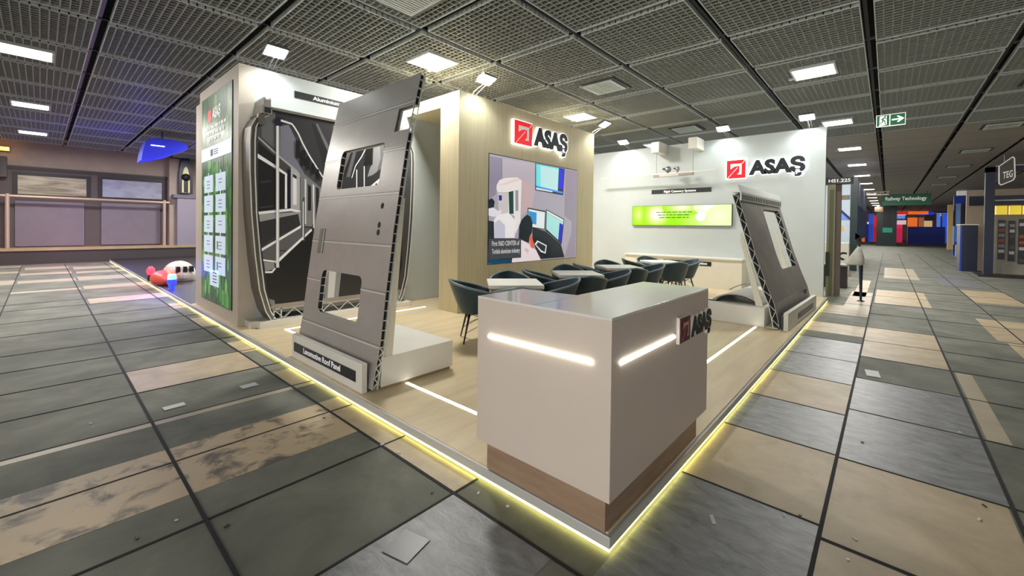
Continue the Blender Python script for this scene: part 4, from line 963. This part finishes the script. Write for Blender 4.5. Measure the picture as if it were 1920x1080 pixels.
b = MB(); b.box(r[0], r[1], 23.2, 23.6, r[2], r[3], mat('speaker_grey', (84, 80, 74), .6)); b.build('case', t)
b = MB(); b.box(r[0] + .05, r[1] - .15, 23.18, 23.2, r[2] + .1, r[2] + .35, BLACK); b.build('grille', t)
r = (-2.91,-2.623,4.207,4.321)
t = thing('wall_lamp', 'warm orange lit wall lamp high on the far left wall', 'lamp', (r[0], 23.4, r[2]))
b = MB(); b.box(r[0], r[1], 23.25, 23.5, r[2], r[3], mat('amber_lamp', (255, 190, 90), .4, emit=2.5)); b.build('lens', t)
b = MB(); b.box(r[0], r[1], 23.5, 23.6, r[2] - .03, r[3] + .03, BLACK); b.build('housing', t)

# ================================================================ RIGHT HALL
TANF = mat('booth_tan_frame', (140, 126, 108), .5, noise=.05); DGREEN = mat('booth_dark_green', (18, 40, 40), .4); NAVY = mat('booth_navy', (14, 24, 56), .4); BLUE = mat('booth_blue', (34, 70, 190), .4)
bt = thing('booth_portal', 'tan booth portal with header HS1.225 just past the rear wall', 'booth', (11, 0.05, 0))
b = MB(); b.box(11.0, 11.15, -0.02, 0.14, 0, 2.75, TANF); b.box(10.97, 11.0, 0.02, 0.09, 0, 2.6, mat('olive_edge', (86, 96, 50), .5)); b.build('jamb', bt)
b = MB(); b.box(11.3, 11.45, -0.11, 0.02, 0, 2.76, mat('tan_dark', (104, 94, 84), .5)); b.build('rear_jamb', bt)
b = MB(); b.box(10.98, 11.2, -0.34, 0.20, 2.73, 2.89, mat('header_dark', (40, 42, 46), .5)); hd = b.build('header', bt)
text('lettering', 'HS1.225', 0.11, PRINTW, bt, (10.978, 0.12, 2.775), (0, -1, 0), (0, 0, 1), bold=.003, width=.42, depth=.0006)
b = MB(); b.box(10.93, 10.97, 0.07, 0.15, 0.5, 1.08, BLACK); b.build('pull_handle', bt)
bs = thing('poster_booth', 'booth with pale blue vehicle poster and dark green corner post in aisle', 'booth', (20, 0.4, 0))
b = MB(); b.box(20.0, 20.1, 0.17, 1.6, 0.9, 3.55, mat('poster_pale', (186, 200, 214), .4)); b.build('poster_wall', bs)
b = MB(); b.flat([(0.70, 2.75), (0.17, 2.15), (0.17, 2.02), (0.70, 2.62)], 'x', 19.99, hexm((20, 30, 100))); b.flat([(0.70, 2.58), (0.20, 2.05), (0.70, 2.05)], 'x', 19.985, hexm((110, 140, 220), .05)); b.flat([(0.63, 1.86), (0.37, 1.78), (0.37, 1.60), (0.63, 1.60)], 'x', 19.985, hexm((222, 172, 70), .05)); b.build('vehicle_print', bs, fix=False)
b = MB(); b.box(19.9, 20.1, -0.06, 0.17, 0, 3.75, DGREEN); b.build('corner_post', bs)
b = MB(); b.box(20.1, 30, -0.03, 0.05, 1.25, 2.7, mat('banner_teal', (20, 110, 120), .4, c2=(30, 50, 190), nscale=.6, stretch=(1, 1, .1), emit=0)); b.build('side_banner', bs)
b = MB(); b.box(20.1, 30, -0.03, 0.05, 2.7, 3.72, mat('banner_pale', (150, 160, 200), .4)); b.build('fascia', bs)
b = MB(); b.box(15.98, 16.1, -0.02, 0.32, 2.64, 2.79, TANF); tag(b.build('booth_beam'), 'tan cross beam above the pale vehicle poster', 'beam')
t = thing('white_counter', 'white booth counter with black curved mark under the vehicle poster', 'counter', (17, 0.3, 0))
b = MB(); b.box(17, 17.6, 0.03, 1.2, 0.0, 1.18, CREAM); b.build('body', t)
b = MB(); b.flat([(0.42, .72), (0.2, .86), (0.08, .84), (0.08, .78), (0.2, .79), (0.3, .70), (0.12, .60), (0.2, .56), (0.42, .66)], 'x', 16.99, BLACK); b.build('mark', t, fix=False)
b = MB(); b.box(13, 13.6, -0.14, 0.6, 0.0, 0.62, mat('dark_crate', (48, 40, 42), .6)); c_ = b.build('storage_box'); tag(c_, 'dark low storage box on the floor in front of the white counter', 'box')
b = MB(); b.box(12.98, 13.62, -0.16, 0.62, 0.62, 0.66, mat('crate_lid', (150, 142, 132), .6)); b.build('lid', c_)
t = thing('stanchion_post', 'slim dark post at the aisle edge carrying a pale bag', 'post', (10.6, -0.535, 0))
b = MB(); b.tube([(10.6, -0.545, 0), (10.6, -0.535, 0.84)], [.022, .04], NAVY); b.tube([(10.6, -0.53, .84), (10.6, -0.48, 1.55)], .012, BLACK); b.build('shaft', t)
b = MB(); b.lathe([(.07, 0), (.07, .012), (.03, .03)], BLACK, c=(10.6, -0.545)); b.build('foot', t)
b = MB(); b.flat([(-0.425, 1.57), (-0.425, 1.40), (-0.52, 1.48)], 'x', 10.57, WHITE); b.prism([(-0.425, 1.57), (-0.425, 1.40), (-0.52, 1.48)], 'x', 10.57, 10.59, WHITE); b.build('pointer_sign', t)
t = thing('hanging_bag', 'grey white cloth bag hanging on the slim dark post', 'bag', (10.6, -0.42, 0.83))
b = MB(); CLOTH = mat('bag_cloth', (190, 188, 176), .8, noise=.12, nscale=5, bump=.3)
ringz = [(0.83, .145, .085), (0.87, .165, .10), (0.98, .14, .085), (1.10, .09, .06), (1.20, .05, .04), (1.25, .02, .02)]
vs, fs = [], []; n = 20
for z, ry, rx in ringz:
    for k in range(n):
        a = 2 * math.pi * k / n; f_ = 1 + .08 * math.sin(5 * a + z * 9); vs.append((10.6 + rx * f_ * math.cos(a) - .125, -0.42 - (z - .83) * .2 + ry * f_ * math.sin(a), z))
for i in range(len(ringz) - 1):
    for k in range(n): fs.append((i * n + k, i * n + (k + 1) % n, (i + 1) * n + (k + 1) % n, (i + 1) * n + k))
fs += [tuple(reversed(range(n))), tuple((len(ringz) - 1) * n + k for k in range(n))]
b.add(vs, fs, CLOTH); b.build('sack', t, smooth=True)
b = MB(); b.tube([(10.48, -0.49, 1.24), (10.5, -0.46, 1.35), (10.57, -0.49, 1.43)], .008, BLACK, n=6); b.tube([(10.48, -0.51, 1.24), (10.5, -0.54, 1.33), (10.57, -0.49, 1.43)], .008, BLACK, n=6); b.build('strap', t)
# hanging banner
t = thing('hanging_banner', 'green banner reading Railway Technology hung across the far aisle', 'banner', (40, -1.9, 3.52))
b = MB(); b.box(40, 40.08, -3.22, -0.61, 3.52, 4.34, mat('banner_green', (56, 118, 88), .5)); b.build('cloth', t)
text('lettering', 'Railway Technology', .36, PRINTW, t, (39.99,-0.793,3.897), (0, -1, 0), (0, 0, 1), bold=.01, width=2.2, depth=.002)
b = MB(); b.tube([(40.04, -3.0, 4.34), (40.04, -3.0, ZC)], .02, BLACK, n=6); b.tube([(40.04, -.8, 4.34), (40.04, -.8, ZC)], .02, BLACK, n=6); b.build('hanger_rod', t)
# kiosk
t = thing('kiosk_totem', 'dark green kiosk totem with a screen standing in the far aisle', 'kiosk', (60, -1.0, 0))
r = (-1.677,-0.003,1.09,4.426)
b = MB(); b.box(60, 61, r[0], r[1], 0, r[3], mat('kiosk_green', (10, 34, 36), .35)); b.build('body', t)
q = (-1.229,-0.54,2.127,4.178); b = MB(); b.box(59.97, 60, q[0], q[1], q[2], q[3], BLACK); b.build('screen', t)
q = (-1.326,-0.532,1.488,2.004); b = MB(); b.box(59.97, 60, q[0], q[1], q[2], q[3], mat('kiosk_teal', (20, 130, 100), .4, emit=.3)); b.build('teal_panel', t)
q = (-0.547,0.175,3.767,4.312); b = MB(); b.box(59.9, 60, q[0], q[1], q[2], q[3], mat('kiosk_tan', (140, 116, 92), .5)); b.build('side_sign', t)
# navy front counter and frame booth
t = thing('navy_counter', 'tall dark blue counter block at the right side of the aisle', 'counter', (23.5, -3.45, 0))
b = MB(); b.box(23.5, 24.6, -3.71, -3.21, 0, 1.90, NAVY); b.build('body', t); b = MB(); b.box(23.48, 24.62, -3.73, -3.19, 1.90, 1.94, CREAM); b.build('top', t); b = MB(); b.box(23.49, 23.5, -3.26, -3.21, 0, 1.9, BLUE); b.build('edge_stripe', t)
fb = thing('frame_booth', 'navy framed booth with display wall at the right edge of the hall', 'booth', (22, -4.4, 0))
b = MB(); b.box(21.6, 21.82, -3.90, -3.66, 0, 4.02, NAVY); b.build('post', fb)
b = MB(); b.box(21.6, 21.82, -9.5, -3.66, 3.84, 4.06, NAVY); b.box(21.55, 21.6, -9.5, -3.9, 4.03, 4.06, WHITE); b.build('top_beam', fb)
b = MB(); b.box(22.3, 22.4, -9.5, -3.95, 0, 2.14, mat('display_pale', (172, 164, 148), .5, noise=.08)); dw = b.build('display_wall', fb)
for k, (y0, y1, z0, z1) in enumerate(((-4.26, -4.08, .6, 2.08), (-4.50, -4.34, .54, 2.06), (-4.76, -4.58, .46, 2.12))):
    b = MB(); b.box(22.25, 22.3, y0, y1, z0, z1, mat('rack_dark', (44, 46, 50), .4)); rk = b.build('sample_rack', fb)
    for q in range(7):
        b = MB(); zz = z0 + .06 + q * (z1 - z0 - .1) / 7; b.box(22.2, 22.25, y0 + .02, y1 - .02, zz, zz + .11, hexm(random.choice([(150, 150, 150), (190, 80, 50), (60, 60, 66), (210, 210, 210), (90, 84, 80)]))); b.build('sample', rk)
for q in range(5):
    b = MB(); b.box(22.25, 22.5, -4.30 - q * .34, -4.02 - q * .34, 2.29, 2.62, mat('yellow_lit', (226, 200, 60), .4, emit=.5)); b.build('yellow_box', fb)
b = MB(); b.box(22.2, 22.6, -9.5, -3.94, 2.66, 3.0, NAVY); b.box(22.15, 22.2, -9.5, -3.94, 2.80, 2.84, WHITE); b.build('awning', fb)
b = MB(); b.box(20.9, 22.4, -9.5, -3.45, 0, .05, BLACK); b.build('base', fb)
t = thing('octagon_sign', 'rounded outline sign with letters TEG hung from the navy frame', 'sign', (21.5, -4.15, 3.35))
oc = [(-3.966,4.027),(-4.29,4.344),(-4.329,4.283),(-4.353,3.611),(-4.305,3.499),(-4.029,3.342),(-3.977,3.403)]
b = MB(); b.prism(oc, 'x', 21.5, 21.54, mat('sign_smoke', (96, 88, 80), .4)); b.build('plate', t)
b = MB(); k = len(oc)
for i in range(k): b.bar((21.49, *oc[i]), (21.49, *oc[(i + 1) % k]), .03, .03, PRINTW)
b.build('outline', t)
text('lettering', 'TEG', .34, PRINTW, t, (21.48,-4.064,3.573), (0, -1, .25), (0, 0, 1), bold=.006, width=.24, depth=.002)
b = MB(); b.tube([(21.52, -4.1, 4.2), (21.52, -4.1, 4.45)], .015, STEEL, n=6); b.build('bracket', t)
wb = thing('cream_booth', 'cream booth wall with a navy name board behind the navy counter', 'booth', (26, -4.5, 0))
b = MB(); b.box(26, 26.2, -9.5, -3.6, 0, 3.5, mat('booth_cream', (182, 166, 146), .6, noise=.04)); b.build('wall_panel', wb)
b = MB(); b.box(25.95, 26, -5.6, -3.68, 2.8, 3.22, NAVY); b.build('name_board', wb)
b = MB(); b.box(25.9, 26, -4.35, -3.9, 0, 1.85, mat('booth_locker', (168, 150, 132), .5)); b.build('side_locker', wb)
bb = thing('blue_booth', 'bright blue booth with white header at the right of the aisle', 'booth', (40, -4.5, 0))
r = (-4.971,-4.329,0.18,4.111)
b = MB(); b.box(40, 40.3, r[0] - .6, r[1], 0, r[3], BLUE); b.build('wall_panel', bb)
for q_, c in (((-4.661,-4.415,0.893,3.559), (130, 170, 236)), ((-4.835,-4.642,0.899,3.48), (60, 44, 40)), ((-4.333,-4.033,0.882,3.495), (206, 178, 128)), ((-4.409,-4.296,0.885,3.085), (40, 60, 50))):
    b = MB(); b.box(39.8, 40.0, q_[0], q_[1], q_[2] if c != (206, 178, 128) else 0.4, q_[3], hexm(c)); b.build('panel', bb)
q_ = (-4.905,-4.473,4.124,4.58); b = MB(); b.box(40, 40.4, q_[0], q_[1], r[3], 4.44, PRINTW); b.build('header', bb)
t = thing('blue_stool', 'light blue stool chair standing before the blue booth', 'chair', (38, -4.3, 0))
r = (-4.459,-4.179,1.03,2.0)
b = MB(); b.box(37.9, 38.3, r[0], r[1], 1.0, r[3], hexm((80, 140, 226))); b.build('backrest', t); b = MB(); b.box(37.6, 38.3, r[0], r[1], .8, 1.0, hexm((40, 90, 180))); b.build('seat', t)
b = MB(); b.tube([(37.9, (r[0] + r[1]) / 2, 0), (37.9, (r[0] + r[1]) / 2, .8)], .06, STEEL); b.build('column', t)
# far clutter: booth blocks at the end of the aisle
far = [('orange', (238, 110, 30), 1703, 385, 1741, 394), ('red', (206, 34, 24), 1681, 381, 1701, 387), ('white', (226, 232, 236), 1678, 388, 1699, 403), ('sky blue', (90, 130, 210), 1680, 402, 1697, 410), ('deep blue', (24, 60, 190), 1722, 394, 1751, 402), ('orange', (232, 110, 40), 1702, 408, 1720, 424), ('brown', (150, 90, 60), 1723, 408, 1732, 425), ('magenta', (210, 40, 90), 1680, 421, 1692, 428), ('pale', (206, 190, 190), 1680, 413, 1699, 421), ('beige', (206, 176, 120), 1733, 414, 1748, 425), ('black', (22, 24, 34), 1734, 402, 1752, 414), ('navy', (16, 24, 70), 1702, 425, 1772, 440), ('light blue', (80, 124, 220), 1757, 398, 1763, 430), ('blue', (50, 90, 210), 1768, 395, 1776, 432), ('maroon', (50, 24, 30), 1749, 398, 1756, 426), ('white', (232, 232, 236), 1742, 383, 1765, 391), ('orange', (240, 120, 30), 1617, 395, 1622, 420), ('blue', (40, 80, 200), 1629, 402, 1638, 420), ('scarlet', (224, 36, 30), 1638, 404, 1645, 424), ('navy', (16, 28, 80), 1617, 420, 1630, 446), ('white', (220, 226, 230), 1626, 416, 1636, 430)]
FAR = [(-5.008,-3.003,4.544,5.242),(-2.915,-1.808,5.128,5.606),(-2.842,-1.655,3.959,5.113),(-2.756,-1.793,3.449,4.067),(-5.687,-4.129,4.046,4.665),(-4.085,-3.065,2.41,3.634),(-4.771,-4.256,2.346,3.644),(-2.553,-1.846,2.097,2.644),(-2.962,-1.842,2.659,3.293),(-5.751,-4.907,2.372,3.223),(-5.996,-4.98,3.236,4.18),(-6.34,-2.898,1.282,2.26),(-6.709,-6.335,2.005,4.523),(-7.475,-6.985,1.861,4.774),(-6.401,-5.966,2.327,4.576),(-6.906,-5.58,5.148,5.826),(1.629,1.973,2.686,4.707),(0.664,1.241,2.7,4.154),(0.243,0.699,2.387,4.007),(1.155,2.013,0.577,2.712),(0.817,1.468,1.9,3.056)]
for i, (f_, q_) in enumerate(zip(far, FAR)):
    xx = 74 if i == 11 else (70 if f_[2] < 1650 else 78) + i * .7; hang = i in (0, 1, 2, 3, 4, 8, 10, 15); q_ = (q_[0], q_[1], q_[2], min(4.4, q_[3])); q_ = (q_[0], q_[1], min(q_[2], 4.0), q_[3])
    b = MB(); b.box(xx, xx + .5, q_[0], q_[1], q_[2], q_[3], hexm(f_[1], .55)); b.box(xx + .2, xx + .3, (q_[0] + q_[1]) / 2 - .05, (q_[0] + q_[1]) / 2 + .05, q_[3] - .01, 4.46, hexm((58, 52, 62))) if hang else b.box(xx, xx + .5, q_[0], q_[1], 0, q_[2], hexm(f_[1], .35))  # booth colours given a glow in place of light at the far end
    tag(b.build('booth_block'), '%s booth block in the crowded far end of the aisle' % f_[0], 'booth', 'distant booths at the end of the aisle')
t = thing('light_truss', 'pale lattice truss hung beneath the ceiling far down the aisle', 'truss', (40, -.2, 4.45))
b = MB(); n = 8; TW = mat('truss_pale', (220, 206, 188), .4)
for z in (4.20, 4.42): b.tube([(38, -1.0, z), (38, .5, z)], .03, TW, n=6)
for k in range(n): b.tube([(38, -1.0 + 1.5 * k / n, 4.20 if k % 2 else 4.42), (38, -1.0 + 1.5 * (k + 1) / n, 4.42 if k % 2 else 4.20)], .02, TW, n=6)
b.build('lattice', t); b = MB(); b.tube([(38, -.2, 4.42), (38, -.2, ZC)], .015, BLACK, n=6); b.build('hanger_rod', t)

# ================================================================ LIGHT, WORLD, CAMERA
wd = bpy.data.worlds.new('hall_air'); scene.world = wd; wd.use_nodes = True
wd.node_tree.nodes['Background'].inputs[0].default_value = (1.0, 0.985, 0.95, 1); wd.node_tree.nodes['Background'].inputs[1].default_value = 2.6
cam = bpy.data.cameras.new('camera'); co = bpy.data.objects.new('camera', cam); COL.objects.link(co)
cam.sensor_width = 36.0; cam.lens = 789.24 / 1920 * 36.0; cam.shift_y = -(540 - 434.76) / 1920.0; cam.clip_end = 400
R = [[0.666255,-0.745627,0.011999],[0.000731,0.016743,0.99986],[0.745723,0.666153,-0.0117]]
C = [-1.8416,-0.9835,1.6]
m = Matrix(((R[0][0], R[1][0], -R[2][0], C[0]), (R[0][1], R[1][1], -R[2][1], C[1]), (R[0][2], R[1][2], -R[2][2], C[2]), (0, 0, 0, 1)))
co.matrix_world = m; scene.camera = co
vs_ = scene.view_settings; vs_.view_transform = 'Standard'; vs_.look = 'None'; vs_.gamma = 1.0; vs_.exposure = 0.48; vs_.use_curve_mapping = False
